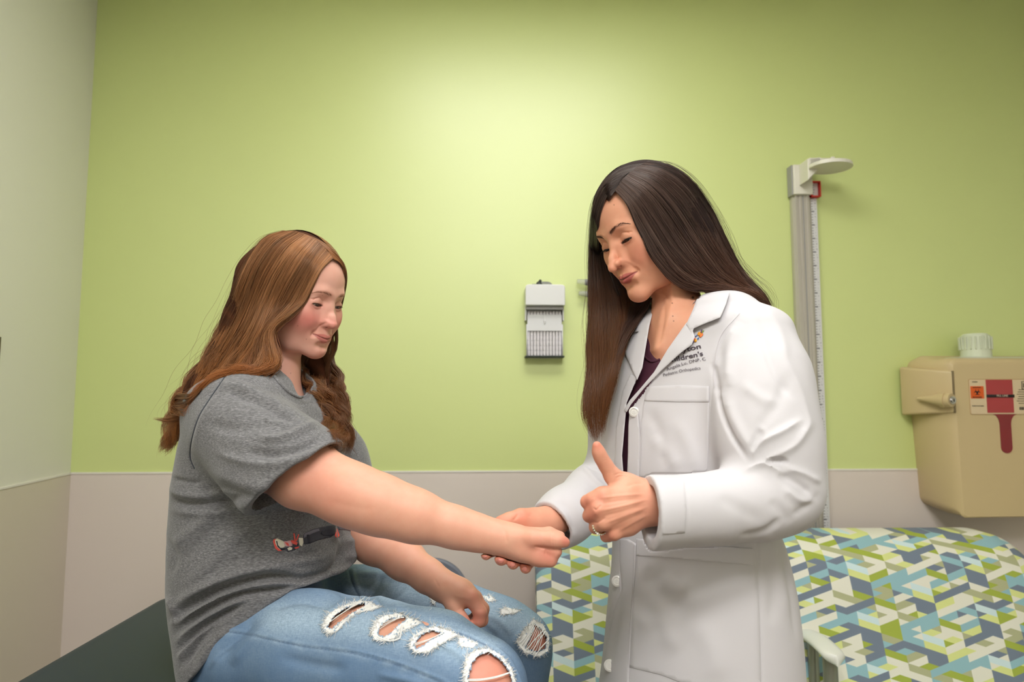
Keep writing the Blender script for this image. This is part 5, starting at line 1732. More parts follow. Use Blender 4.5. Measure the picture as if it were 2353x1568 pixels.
# ---- right hand cradling the other wrist
Rr = [CH([(1330, 1165, 1.175, 38), (1262, 1202, 1.125, 30), (1238, 1208, 1.110, 30)], k=.02, kin=.02),
      CH([(1242, 1206, 1.112, 30), (1205, 1212, 1.098, 30), (1172, 1226, 1.092, 26)], k=.02, kin=.02), CH([(1235, 1222, 1.118, 24), (1205, 1245, 1.110, 22)], k=.02),
      CH([(1226, 1196, 1.100, 23), (1196, 1192, 1.085, 19), (1170, 1196, 1.076, 15), (1150, 1203, 1.072, 12.5), (1138, 1208, 1.070, 9.5)], k=.012, kin=.01)]
for (mx, my), (kx, ky), (tx_, ty), r in (((1168, 1232), (1130, 1256), (1117, 1268), 12), ((1182, 1240), (1160, 1266), (1152, 1277), 15.5), ((1196, 1247), (1186, 1276), (1179, 1288), 13.5), ((1210, 1250), (1212, 1284), (1208, 1298), 13)):
    Rr.append(CH([(mx, my, 1.100, 17), (kx + 8, ky - 4, 1.085, 15), (kx, ky + 9, 1.052, r + 1), (tx_, ty + 7, 1.030, r)], k=.004, kin=.006))
HLO, HHI = np.min([p_.lo for p_ in R], 0) - .01, np.max([p_.hi for p_ in R], 0) + .01
def HANDCUT(g): return Prim(HLO, HHI, lambda X: evalf(R, X) - g, .001, 's')
Rr.append(HANDCUT(.0016))
V3, Q3 = sculpt(Rr, .0010 * VX); V3 = relax(V3, Q3, 1, .4)
V3 = folds(V3, Q3, [([(1192, 1180), (1184, 1192), (1176, 1198)], 3, -.9), ([(1222, 1178), (1216, 1190)], 3, -.5)])
T = [loft(shrink(cst, .03), k=.03), loft([(.44, .31, 1.17, .10, .07, 128), (.60, .33, 1.17, .15, .11, 128), (.80, .33, 1.17, .165, .12, 128), (.92, .33, 1.17, .15, .11, 128)], k=.04),
     CH([(1745, 775, 1.08, 40), (1765, 900, 1.03, 58), (1800, 1110, .99, 56)], k=.03), CH([(1800, 1125, .985, 55), (1680, 1160, .965, 48), (1560, 1168, .955, 38)], k=.03),
     CH([(1450, 820, 1.32, 38), (1400, 1100, 1.26, 36), (1310, 1170, 1.165, 34)], k=.03)]
T.append(HANDCUT(.005))
V4, Q4 = sculpt(T, .004)
def flesh2(V, tips): return flesh(V, tips, rgb(224, 164, 138), rgb(212, 118, 98))
C2 = flesh2(V2, [(1372, 1024, 14, .55), (1348, 1158, 18, .55), (1354, 1190, 16, .5), (1400, 1235, 20, .4), (1378, 1146, 14, .35), (1372, 1180, 12, .35)])
C3 = flesh2(V3, [(1117, 1270, 16, .8), (1152, 1280, 18, .8), (1180, 1290, 16, .8), (1208, 1300, 16, .8), (1145, 1200, 20, .6), (1200, 1186, 22, .4)])
C4 = flesh2(V4, [])
Vw, Fw = merge([(V1, Q1), (V2, Q2), (V3, Q3), (V4, Q4)])
woman = bake('person', Vw, Fw, M_skinB, None, np.vstack([C1, C2, C3, C4]))
tag(woman, 'standing person with long dark hair in a white coat, giving a thumbs up', 'person')
tree_w1 = bvh(V1, Q1); tree_w2 = bvh(V2, Q2); tree_w3 = bvh(V3, Q3)
M_lashB = simple('dark lashes', rgb(26, 18, 18), .5); M_browB = simple('dark brow hair', rgb(92, 58, 46), .7)
eye_parts(woman, WMh, WO, WS_, q2, (.03, .02, .016), M_lashB, 1.25)
brow_part(woman, tree_w1, WMh, WO, WS_, [(.087, .009, .0155), (.086, .021, .0205), (.078, .035, .0250), (.066, .047, .0185)], M_browB, n=150, width=.0026, ln=.006, rad=.00014)
M_nailB = simple('pink nail', rgb(206, 128, 116), .25)
for (cx_, cy_, rx_, ry_) in ((1114, 1277, 6.5, 6.5), (1150, 1289, 9, 7.5), (1177, 1298, 8, 7), (1206, 1308, 7.5, 6.5)):
    pl = [(cx_ + rx_ * math.cos(a), cy_ + ry_ * math.sin(a)) for a in np.linspace(0, 2 * math.pi, 12, endpoint=False)]
    try:
        V, F = patch(tree_w3, pl, .0002, .0005, 3); bake('fingernail', V, F, M_nailB, woman)
    except ValueError: pass
# ring on the ring finger
M_gold = simple('pale gold', rgb(206, 180, 140), .22, .95); M_gem = simple('clear stone', rgb(235, 235, 230), .08, .0, .9)
ra, rb_ = P(1388, 1206, .924), P(1368, 1214, .942); ax_ = (rb_ - ra) / np.linalg.norm(rb_ - ra); rc = ra * .45 + rb_ * .55
u1 = np.cross(ax_, [0, 0, 1]); u1 /= np.linalg.norm(u1); u2 = np.cross(ax_, u1)
C = []
for dz in (-.0016, .0012):
    C.append([rc + ax_ * dz + .0103 * (u1 * math.cos(a) + u2 * math.sin(a)) for a in np.linspace(0, 2 * math.pi, 49)])
V, F = tubes(np.array(C), .0011, 8); ring = bake('ring', V, F, M_gold, woman)
bm = bmesh.new()
for k in range(9):
    a = math.radians(60 + k * 16); p = rc + ax_ * -.0016 + .0117 * (u1 * math.cos(a) + u2 * math.sin(a)); r = .0011 if k != 4 else .0021
    bmesh.ops.create_icosphere(bm, subdivisions=1, radius=r, matrix=Matrix.Translation(Vector(p)))
bm_obj('ring_stone', bm, M_gem, ring, smooth=False)

# ---- maroon top under the coat
N_ = [loft(shrink(cst, .0125, lo=.9), k=.02, cap=.015),
      CH([(1552, 600, 1.14, 62), (1540, 700, 1.13, 60), (1516, 770, 1.115, 50), (1508, 806, 1.11, 26)], k=.006, op='s', kin=.02)]
Vm, Qm = sculpt(N_, .0028 * VX)
M_maroon = simple('maroon knit', rgb(70, 26, 46), .8, bump=.4, bscale=500)
top = bake('maroon_top', Vm, Qm, M_maroon, woman)
tree_m = bvh(Vm, Qm)
cp = on(tree_m, [(1478, 812), (1484, 822), (1496, 831), (1510, 829), (1524, 820), (1540, 803)], .0006, 30)
V, F = tubes(np.array([cp]), .0022, 8); bake('neckband', V, F, M_maroon, top)

# ---- white coat
hpL = P(1492, 1178, .935); hnL = np.array([-1, -.12, .02]); hnL /= np.linalg.norm(hnL)
hpR = P(1266, 1212, 1.13); hnR = P(1225, 1240, 1.09) - P(1268, 1211, 1.13); hnR = P(1268, 1211, 1.13) - P(1330, 1166, 1.18); hnR /= np.linalg.norm(hnR)
inL = CH([(1540, 1177, .94, 58), (1440, 1176, .93, 60)], k=.01); inR = CH([(1330, 1166, 1.18, 44), (1230, 1238, 1.10, 50)], k=.01)
K = [loft(cst, k=.03, n=2.15, cap=.015),
     CH([(1600, 730, 1.165, 46), (1680, 738, 1.11, 46), (1748, 768, 1.07, 52)], k=.05, kin=.05),
     CH([(1744, 775, 1.065, 60), (1752, 850, 1.045, 84), (1752, 930, 1.02, 97), (1768, 1030, .995, 98), (1788, 1128, .98, 90)], k=.03, kin=.05),
     carved(CH([(1790, 1132, .978, 88), (1740, 1150, .965, 82), (1640, 1168, .95, 72), (1560, 1174, .942, 68), (1490, 1178, .935, 70), (1440, 1180, .93, 71)], k=.02, kin=.03), [lambda X: (X - hpL) @ hnL, lambda X: -smax(inL.f(X), -((X - hpL) @ hnL) - .045, .003)]),
     CH([(1470, 775, 1.30, 40), (1452, 850, 1.31, 55), (1430, 960, 1.29, 60), (1404, 1100, 1.26, 62)], k=.03, kin=.05),
     CH([(1540, 745, 1.24, 45), (1470, 775, 1.31, 42)], k=.05)]
K.append(carved(CH([(1404, 1106, 1.26, 60), (1370, 1135, 1.215, 60), (1300, 1186, 1.155, 56), (1240, 1230, 1.105, 57)], k=.02, kin=.03), [lambda X: (X - hpR) @ hnR, lambda X: -smax(inR.f(X), -((X - hpR) @ hnR) - .045, .003)]))
K.append(CH([(1552, 590, 1.18, 62), (1560, 690, 1.17, 60), (1560, 740, 1.165, 55)], k=.006, op='s'))
K.append(HANDCUT(.002))
Vc, Qc = sculpt(K, .0026 * VX); Vc = relax(Vc, Qc, 1, .4)
coat_folds = [
    ([(1642, 880), (1655, 940), (1680, 1000), (1718, 1060)], 5, -5), ([(1635, 830), (1645, 880), (1650, 910)], 7, -3), ([(1668, 900), (1680, 950), (1705, 1000), (1735, 1045)], 12, 3.5),
    ([(1725, 1062), (1745, 1020), (1800, 990), (1850, 960)], 9, 5), ([(1760, 1062), (1790, 1060), (1815, 1064)], 5, -7), ([(1728, 1040), (1738, 1010), (1750, 985)], 8, -4), ([(1730, 1068), (1770, 1052), (1830, 1020), (1868, 960)], 11, 5),
    ([(1700, 1085), (1745, 1068), (1780, 1076), (1810, 1100)], 8, 4), ([(1790, 1090), (1830, 1110), (1870, 1140)], 9, -5.5), ([(1805, 1075), (1850, 1090), (1888, 1112)], 8, 4.5), ([(1800, 1120), (1840, 1150), (1880, 1150)], 9, 3.5), ([(1820, 1190), (1860, 1160), (1885, 1130)], 10, -2.5),
    ([(1770, 1150), (1800, 1180), (1820, 1205)], 12, -2), ([(1650, 1140), (1700, 1170), (1760, 1200)], 16, -1.8),
    ([(1700, 740), (1680, 790), (1672, 850), (1670, 890)], 13, 4.5), ([(1755, 700), (1790, 760), (1810, 830)], 12, 3), ([(1735, 720), (1760, 800), (1790, 870), (1830, 920)], 9, -3), ([(1690, 720), (1660, 770), (1648, 840)], 9, -2.5), ([(1790, 800), (1840, 900), (1870, 1000)], 12, 3),
    ([(1815, 850), (1800, 900), (1760, 960), (1730, 1000)], 14, -2.5), ([(1700, 880), (1760, 920), (1800, 920)], 14, 2.5), ([(1640, 830), (1660, 790), (1690, 750)], 6, 2),
    ([(1640, 840), (1634, 900), (1628, 1000), (1626, 1090)], 2.0, -.6), ([(1500, 1000), (1530, 1040), (1560, 1080)], 16, 2.5), ([(1490, 940), (1520, 1010), (1530, 1080)], 14, -2.5), ([(1550, 960), (1590, 1040), (1600, 1090)], 16, 1.8),
    ([(1576, 1106), (1580, 1170), (1578, 1236)], 2.2, -.9), ([(1519, 1100), (1560, 1098), (1596, 1104)], 3, 1.0),
    ([(1400, 1130), (1370, 1105), (1345, 1078), (1328, 1080)], 6, 3), ([(1400, 1098), (1370, 1080), (1345, 1076)], 5, -3), ([(1280, 1150), (1310, 1180), (1320, 1230)], 12, -2.5), ([(1330, 1110), (1350, 1150), (1350, 1200)], 14, 2.5), ([(1250, 1180), (1290, 1180), (1310, 1220)], 10, 2),
    # skirt of the coat
    ([(1480, 1310), (1540, 1380), (1580, 1400)], 24, -4), ([(1560, 1390), (1650, 1360), (1740, 1320)], 22, 4), ([(1450, 1420), (1520, 1440), (1560, 1500)], 22, 3), ([(1510, 1330), (1550, 1350), (1600, 1340)], 18, 3), ([(1450, 1360), (1500, 1420), (1520, 1470)], 18, -3),
    ([(1740, 1250), (1746, 1400), (1748, 1568)], 4, -1.8, 'full'), ([(1770, 1230), (1790, 1320), (1810, 1420)], 12, 3), ([(1800, 1260), (1815, 1360), (1828, 1480)], 7, -2.5), ([(1760, 1270), (1775, 1350), (1770, 1440)], 14, -2.5),
    ([(1600, 1420), (1640, 1500), (1650, 1568)], 30, 3), ([(1395, 1300), (1410, 1380), (1396, 1450)], 12, 2.5), ([(1430, 1370), (1415, 1440), (1400, 1520)], 8, -3),
    ([(1800, 1190), (1760, 1222), (1700, 1236)], 8, -3)]
Vc = folds(Vc, Qc, coat_folds)
Vc = Vc + normals(Vc, Qc) * wob(Vc, .0015, 16, 11)[:, None]
tree_c = bvh(Vc, Qc)
OPEN = [(1500, 640), (1505, 695), (1492, 749), (1476, 846), (1465, 875), (1443, 924), (1436, 982), (1430, 1048), (1434, 1092), (1437, 1150), (1441, 1150), (1441, 1092), (1443, 1048), (1444, 970), (1447, 939), (1472, 908), (1503, 865), (1534, 807), (1577, 745), (1600, 703), (1618, 640)]
cx1, cy1 = proj(Vc); Nc = normals(Vc, Qc); fc = ((Nc * (CO - Vc)).sum(1) > -.02)
dop, _ = seg_dist(cx1, cy1, OPEN + [OPEN[0]])
hm = (in_poly(cx1, cy1, OPEN) | (dop < 4.5)) & fc
Vk, Qk = drop_faces(Vc, Qc, hm)
t = NT('white coat cotton')
wv = t.noise(700, 2, .5, t.coord())
t.set(Base_Color=t.mix(t.math('MULTIPLY', t.noise(5, 2, vec=t.coord()), .4), rgb(204, 201, 205), rgb(197, 194, 199)), Roughness=.75); t.b.inputs['Specular IOR Level'].default_value = .25
t.b.inputs['Sheen Weight'].default_value = .1
t.bump(wv, .12, .0004)
M_coat = t.m
coat = bake('white_coat', Vk, Qk, M_coat, woman)
def pc(name, poly, off, th, mat=M_coat, step=6, lift=None, parent=None, tree=None, Yd=None, ymin=0.0):
    V, F = patch(tree or tree_c, poly, off, th, step, lift=lift, Yd=Yd, ymin=ymin); o = bake(name, V, F, mat, parent or coat)
    md = o.modifiers.new('edge', 'BEVEL'); md.width = .0006; md.segments = 1; md.limit_method = 'ANGLE'; md.angle_limit = 1.0
    return o
# collar and lapels (near side), then the far lapel
pc('collar', [(1612, 658), (1640, 652), (1679, 664), (1668, 700), (1655, 730), (1624, 742), (1594, 755), (1590, 770), (1577, 745), (1592, 712)], .012, .0016, lift=lambda x, y: .010 * max(0, min(1, (1660 - x) / 60)) * max(0, min(1, (760 - y) / 90)))
pc('lapel', [(1590, 752), (1596, 776), (1590, 792), (1560, 815), (1520, 852), (1480, 893), (1450, 930), (1440, 948), (1434, 942), (1447, 920), (1472, 892), (1503, 855), (1534, 803), (1577, 742), (1586, 740)], .006, .0016, lift=lambda x, y: .006 * max(0, min(1, (900 - y) / 100)))
pc('lapel', [(1506, 694), (1492, 749), (1476, 846), (1464, 874), (1440, 822), (1434, 806), (1468, 762), (1455, 764), (1480, 722)], .007, .0016)
pc('front_edge', [(1464, 868), (1440, 926), (1435, 984), (1429.5, 1048), (1433, 1094), (1436, 1140), (1420, 1140), (1412, 1060), (1416, 980), (1430, 900), (1448, 860)], .0016, .0012, step=4)
pc('placket', [(1447, 940), (1452, 938), (1466, 940), (1470, 1000), (1468, 1090), (1466, 1150), (1441, 1150), (1441, 1092), (1443, 1040), (1444, 980)], .0016, .0010, step=4)
pc('placket', [(1424, 1240), (1445, 1240), (1462, 1250), (1458, 1330), (1450, 1460), (1446, 1534), (1443, 1600), (1376, 1600), (1392, 1500), (1410, 1405), (1426, 1370), (1430, 1355), (1424, 1300)], .0014, .0012, ymin=.99)
pc('front_edge', [(1408, 1230), (1428, 1236), (1424, 1300), (1428, 1356), (1410, 1402), (1392, 1500), (1380, 1575), (1372, 1575), (1384, 1500), (1394, 1400), (1402, 1300)], .0002, .0008, ymin=.99)
# pockets
pc('chest_pocket', [(1486, 890), (1500, 888), (1560, 886), (1628, 889), (1629, 925), (1627, 1060), (1625, 1098), (1560, 1098), (1462, 1096), (1470, 1000), (1478, 930)], .0008, .0010, ymin=.99, step=4)
pc('pocket_hem', [(1492, 888), (1560, 885), (1629, 888), (1629, 924), (1560, 924), (1490, 922), (1480, 921)], .0020, .0008)
pc('hip_pocket', [(1462, 1240), (1480, 1242), (1560, 1248), (1660, 1258), (1732, 1262), (1738, 1300), (1746, 1420), (1749, 1568), (1748, 1596), (1560, 1568), (1520, 1552), (1446, 1534), (1452, 1420), (1462, 1290)], .0012, .0012, step=9, ymin=.99)
pc('pocket_hem', [(1462, 1238), (1560, 1247), (1660, 1257), (1730, 1261), (1734, 1300), (1650, 1293), (1560, 1285), (1462, 1277)], .0026, .0009, ymin=.99, step=4)
pc('cuff', [(1512, 1112), (1530, 1108), (1572, 1102), (1578, 1170), (1574, 1226), (1522, 1230), (1518, 1205), (1512, 1150)], .0006, .0009)
M_slit = simple('dark slit patch', rgb(60, 50, 54), .9)
pc('side_slit', [(1742, 1452), (1744, 1462), (1747, 1510), (1746, 1534), (1743, 1530), (1742, 1490)], .0003, .0004, M_slit, 3)  # flat dark patch laid on the coat along the side slit
# stitch lines
M_stitch = simple('coat stitching', rgb(206, 202, 206), .8)
def stitch(paths, r=.0004, off=.0010, mat=M_stitch, parent=coat, name='seam_stitching'):
    for p in paths:
        c_ = on(tree_c, p, off)
        if len(c_) > 3:
            V, F = tubes(np.array([c_]), r, 4); bake(name, V, F, mat, parent)
stitch([[(1467, 945), (1474, 1000), (1470, 1090)]], off=.0024)
stitch([[(1457, 1252), (1454, 1340), (1447, 1440), (1444, 1530)], [(1700, 720), (1655, 775), (1640, 850), (1642, 890)]], off=.0028)
# buttons
M_btn = simple('white button', rgb(228, 226, 222), .3)
def button(px, py, r=.0088, off=.005):
    c = hit(tree_c, px, py, off); n = (CO - c) / np.linalg.norm(CO - c); n = n * .8 + np.array([-.45, -.5, 0]) * .6; n /= np.linalg.norm(n)
    bm = bmesh.new(); bm_cyl(bm, (0, 0, -.0014), (0, 0, .0010), r, r, 32)
    bm2 = bmesh.ops.create_cone(bm, cap_ends=False, segments=32, radius1=r, radius2=r * .72, depth=.0012, matrix=Matrix.Translation((0, 0, .0016)))
    bmesh.ops.create_cone(bm, cap_ends=True, segments=24, radius1=r * .45, radius2=r * .40, depth=.0008, matrix=Matrix.Translation((0, 0, .0012)))
    o = bm_obj('button', bm, M_btn, None, auto=30)
    Mx = Matrix.Translation(Vector(c)) @ Vector((0, 0, 1)).rotation_difference(Vector(n)).to_matrix().to_4x4()
    o.data.transform(Mx); o.parent = coat
    bm = bmesh.new()
    for a in range(4): bm_cyl(bm, (.0015 * math.cos(a * 1.57 + .78), .0015 * math.sin(a * 1.57 + .78), .0016), (.0015 * math.cos(a * 1.57 + .78), .0015 * math.sin(a * 1.57 + .78), .0019), .0005, .0005, 8)
    h = bm_obj('button_thread', bm, M_stitch, None); h.data.transform(Mx); h.parent = o
button(1457, 947); button(1418, 1336, .0095); button(1401, 1530, .0100)
# embroidery: text lines laid on the cloth, drawn from picture anchors
M_thr = simple('dark embroidery thread', rgb(72, 62, 72), .8)
def embroider(text, p0, p1, hgt, name='embroidered_text', off=.0016, clip=None, curve=0, mat=M_thr, bold=True):
    V, F = glyphs(text, 1.0, 'LEFT', bold=bold); w = V[:, 0].max(); d = np.array(p1, float) - p0; L = np.linalg.norm(d); d /= L; n = np.array([d[1], -d[0]])
    sc = L / w
    bm = bmesh.new(); vs = []
    for v in V:
        t_ = v[0] / w; p = np.array(p0) + d * (v[0] * sc) + n * (v[1] * hgt + curve * 4 * t_ * (1 - t_))
        h = hit(tree_c, p[0], p[1], off); vs.append(bm.verts.new(h if h is not None else P(p[0], p[1], 1.05)))
    for f in F:
        try: bm.faces.new([vs[i] for i in f])
        except Exception: pass
    me = bpy.data.meshes.new(name); bm.to_mesh(me); bm.free()
    link_mesh(name, me, mat, coat, smooth=False)
embroider('dayton', (1546, 816), (1611, 800), 15); embroider("children's", (1534, 834), (1616, 817), 15)
embroider('Angela Lu, DNP, C', (1532, 853), (1622, 828), 10, curve=3, bold=False); embroider('Pediatric Orthopedics', (1524, 866), (1610, 849), 10, curve=2, bold=False)
for pts, col in (([(1604, 764), (1610, 762), (1612, 768), (1606, 772), (1602, 770)], (238, 160, 40)), ([(1609, 768), (1614, 764), (1616, 770), (1610, 776), (1606, 774)], (240, 130, 70)), ([(1611, 758), (1614, 757), (1612, 765), (1609, 766)], (96, 70, 110)), ([(1615, 759), (1618, 760), (1613, 767), (1611, 766)], (120, 140, 50)),
                 ([(1597, 773), (1601, 769), (1603, 771), (1598, 775)], (100, 130, 190)), ([(1602, 778), (1606, 775), (1606, 779), (1603, 781)], (60, 120, 190)), ([(1589, 780), (1595, 776), (1599, 778), (1592, 785), (1589, 785)], (226, 90, 50)), ([(1596, 781), (1601, 779), (1601, 785), (1597, 787), (1595, 785)], (240, 170, 40)), ([(1589, 787), (1594, 783), (1595, 786), (1591, 791)], (96, 70, 110))):
    try:
        V, F = patch(tree_c, pts, .0016, .0004, 2.5); bake('embroidered_emblem', V, F, simple('emblem thread', rgb(*col), .7), coat)
    except ValueError: pass
# ---- trousers and shoes below the coat
D = [loft([(.50, .33, 1.17, .19, .15, 128), (.80, .335, 1.17, .17, .13, 128)], k=.03)]
s_ax = np.array([math.cos(math.radians(128)), math.sin(math.radians(128)), 0])
D = [cone(np.array([.33, 1.17, .85]) + s_ax * sd * .075, np.array([.32, 1.17, .10]) + s_ax * sd * .09, .085, .052, k=.03) for sd in (-1, 1)]
Vt, Qt = sculpt(D, .006); bake('trousers', Vt, Qt, simple('dark trousers', rgb(52, 44, 52), .85), woman)
M_shoe = simple('black shoe', rgb(34, 32, 34), .4)
for sd in (-1, 1):
    f_ = np.array([.32, 1.17, .0]) + s_ax * sd * .09; fw = np.array([-.77, -.64, 0])
    Vq, Qq = sculpt([cone(f_ + np.array([0, 0, .05]), f_ + fw * .14 + np.array([0, 0, .03]), .042, .034, k=.02), cone(f_ + np.array([0, 0, .05]), f_ + np.array([0, 0, .12]), .042, .04, k=.02), plane((0, 0, .001), (0, 0, -1), op="s")], .005); bake('shoe', Vq, Qq, M_shoe, woman)
# ================================================================ hair
def guide3(tree, pts, n=44):
    """picture waypoints (px, py[, Y]) -> smooth 3-D line; without Y the point lies on the hair cap"""
    out = []; lastY = None
    for p in pts:
        if len(p) == 3: w = P(*p); lastY = w[1]
        elif len(p) == 4: w = (np.array([p[1:]]) * HF[2] @ HF[0].T + HF[1])[0]; lastY = w[1]
        else:
            w = hit(tree, p[0], p[1], .002)
            if w is None: w = P(p[0], p[1], lastY if lastY else tree['Y'] if isinstance(tree, dict) else FALL[0])
            lastY = w[1]
        out.append(w)
    return smooth_path(out, n)


FALL = [1.2]
HF = (GM, GO, GS)


def sheet(tree, guides, n, clumps, mat, name, parent, pal, rad=.00038, jit=.004, depth=.014, wave=0.0, wlen=.09, wstart=.4, tight=.6, lift=.001, tipcol=None, tipmix=.5, sides=3, minlen=.75, seed=1, spread=None, w2=.5, over=None, o0=.45, cdep=.006):
    r = np.random.default_rng(seed)
    Gd = np.array([guide3(tree, g) for g in guides]); m, K, _ = Gd.shape
    if over is not None:                                     # lie on top of the clothes
        for G_ in Gd:
            pushed = np.zeros(K)
            for k in range(int(K * o0), K):
                d = G_[k] - CO; L_ = np.linalg.norm(d); d /= L_
                hh = over.ray_cast(Vector(CO), Vector(d))
                if hh[0] is not None and hh[3] < L_ + .006: pushed[k] = hh[3] - .006 - L_
            sm = np.convolve(np.pad(pushed, 3, 'edge'), np.ones(7) / 7, 'valid'); sm = np.minimum(sm, pushed)
            dd = G_ - CO; dd /= np.linalg.norm(dd, axis=1)[:, None]; G_ += dd * sm[:, None]
    s = np.linspace(0, 1, K)
    def at(u):
        u = np.clip(u, 0, m - 1 - 1e-6); i = u.astype(int); t_ = (u - i)[:, None, None]
        return Gd[i] * (1 - t_) + Gd[i + 1] * t_
    u = r.uniform(0, m - 1, n)
    cu = np.sort(r.uniform(0, m - 1, clumps)); ci = np.abs(u[:, None] - cu[None]).argmin(1)
    base = at(u); cen = at(cu)[ci]
    cl = (tight * np.clip((s - .12) / .6, 0, 1) ** 1.2)[None, :, None]
    cth = r.uniform(.5, 1.15, clumps)[ci][:, None, None]
    C = base * (1 - cl * cth) + cen * cl * cth
    view = (C - CO); view /= np.linalg.norm(view, axis=2, keepdims=True)
    dz = r.uniform(0, 1, n) ** 1.3
    cz = r.uniform(0, cdep, clumps)[ci]
    C = C + view * (cz[:, None, None] * np.clip(s * 2.5 - .25, 0, 1)[None, :, None])
    C = C + view * (dz[:, None, None] * depth * (np.clip(s * 3, .15, 1))[None, :, None] - lift)
    off = r.normal(size=(n, 1, 3)) * jit * np.clip(s * 2.2, .12, 1)[None, :, None]
    C = C + off
    if wave:
        T = np.gradient(C, axis=1); L = np.cumsum(np.linalg.norm(T, axis=2), 1); T /= np.linalg.norm(T, axis=2, keepdims=True) + 1e-9
        side = np.cross(T, view); side /= np.linalg.norm(side, axis=2, keepdims=True) + 1e-9
        ph = r.uniform(0, 6.28, clumps)[ci] + r.normal(size=n) * .25
        wl = wlen * r.uniform(.8, 1.25, clumps)[ci]
        amp = wave * r.uniform(.6, 1.3, clumps)[ci][:, None] * np.clip((s - wstart) / .3, 0, 1)[None, :]
        a = L / wl[:, None] * 6.283 + ph[:, None]
        C = C + side * (amp * np.sin(a))[:, :, None] - view * (amp * w2 * np.cos(a))[:, :, None]
    # uneven lengths
    ln = r.uniform(minlen, 1.0, n) * np.where(r.random(n) < .12, .8, 1)
    si = ln[:, None] * s[None] * (K - 1); i0 = np.clip(si.astype(int), 0, K - 2); f = (si - i0)[:, :, None]
    idx = np.arange(n)[:, None]
    C = C[idx, i0] * (1 - f) + C[idx, i0 + 1] * f
    R = rad * r.uniform(.6, 1.25, n)[:, None] * np.interp(s, [0, .06, .8, 1], [.6, 1, .85, .15])[None]
    V, F = tubes(C, R, sides)
    pal = np.array([rgb(*c)[:3] for c in pal]); w_ = r.dirichlet(np.ones(len(pal)) * .7, n)
    cw = r.dirichlet(np.ones(len(pal)) * .6, clumps)[ci]
    col = (w_ * .35 + cw * .65) @ pal
    col = np.repeat(col[:, None, :], K, 1)
    if tipcol is not None:
        tm = (np.clip((s - .35) / .6, 0, 1) * tipmix)[None, :, None]; col = col * (1 - tm) + np.array(rgb(*tipcol)[:3]) * tm
    return V, F, np.repeat(col.reshape(-1, 3), sides, 0)


def hair_obj(name, parts, mat, parent):
    VV, FF = merge([(v, f) for v, f, c in parts]); o = bake(name, VV, FF, mat, parent, np.vstack([c for v, f, c in parts]))
    return o


# ---- auburn hair of the seated person
M_hairA = hair_mat('auburn hair', .36, .55, (1, .86, .7, 1)); M_hairB = hair_mat('dark brown hair', .32, .55, (1, .95, .9, 1))
cap = [ell((-.013, 0, .040), (.1035, .0830, .0930), k=.02), ell((.02, 0, .052), (.070, .071, .066), k=.012), ell((-.03, 0, -.01), (.078, .080, .085), k=.016)]
cutA = Prim([-9] * 3, [9] * 3, lambda X: -smin(.80 * (X[:, 0] - .073) - .60 * (X[:, 2] - .082) * 1.0, .03 + 0 * X[:, 0], .01) if False else -((X[:, 0] - .074) * .86 - (X[:, 2] - .080) * .50 + np.abs(X[:, 1]) * .12), .006, 's')
HA = xf(cap + [cutA], GM, GO, GS)
HA += [CH([(600, 640, 1.275, 62), (566, 740, 1.265, 50), (520, 830, 1.25, 40), (462, 895, 1.225, 30), (424, 945, 1.21, 20), (396, 1005, 1.205, 9)], k=.03, kin=.03),
       CH([(640, 690, 1.24, 34), (604, 775, 1.225, 30), (585, 825, 1.205, 20), (520, 862, 1.19, 16)], k=.03, kin=.03),
       CH([(735, 760, 1.36, 22), (730, 850, 1.345, 24), (752, 930, 1.315, 22), (780, 1000, 1.29, 14)], k=.02, kin=.03)]
Vu, Qu = sculpt(xf(cap, GM, GO, GS), .003); Vf, Ff = merge([(Vu, Qu), (V1g, Q1g)]); tree_ha = bvh(Vf, Ff[0])
HA = [Prim(p_.lo, p_.hi, (lambda f: lambda X: f(X) + .0035)(p_.f), p_.k, p_.op) for p_ in HA]
Vh, Qh = sculpt(HA, .003 * VX)
colh = np.tile(np.array(rgb(66, 38, 24)[:3]), (len(Vh), 1)) * (1 + .35 * np.sin(wob(Vh, 6, 60, 2)))[:, None]
M_baseA = attr_mat('auburn under hair', .9, .1); M_baseB = attr_mat('dark under hair', .85, .15)
hairA = bake('hair', Vh, Qh, M_baseA, girl, colh)
palA = [(72, 40, 24), (138, 86, 50), (204, 150, 104), (104, 58, 30), (44, 26, 17), (160, 104, 62)]
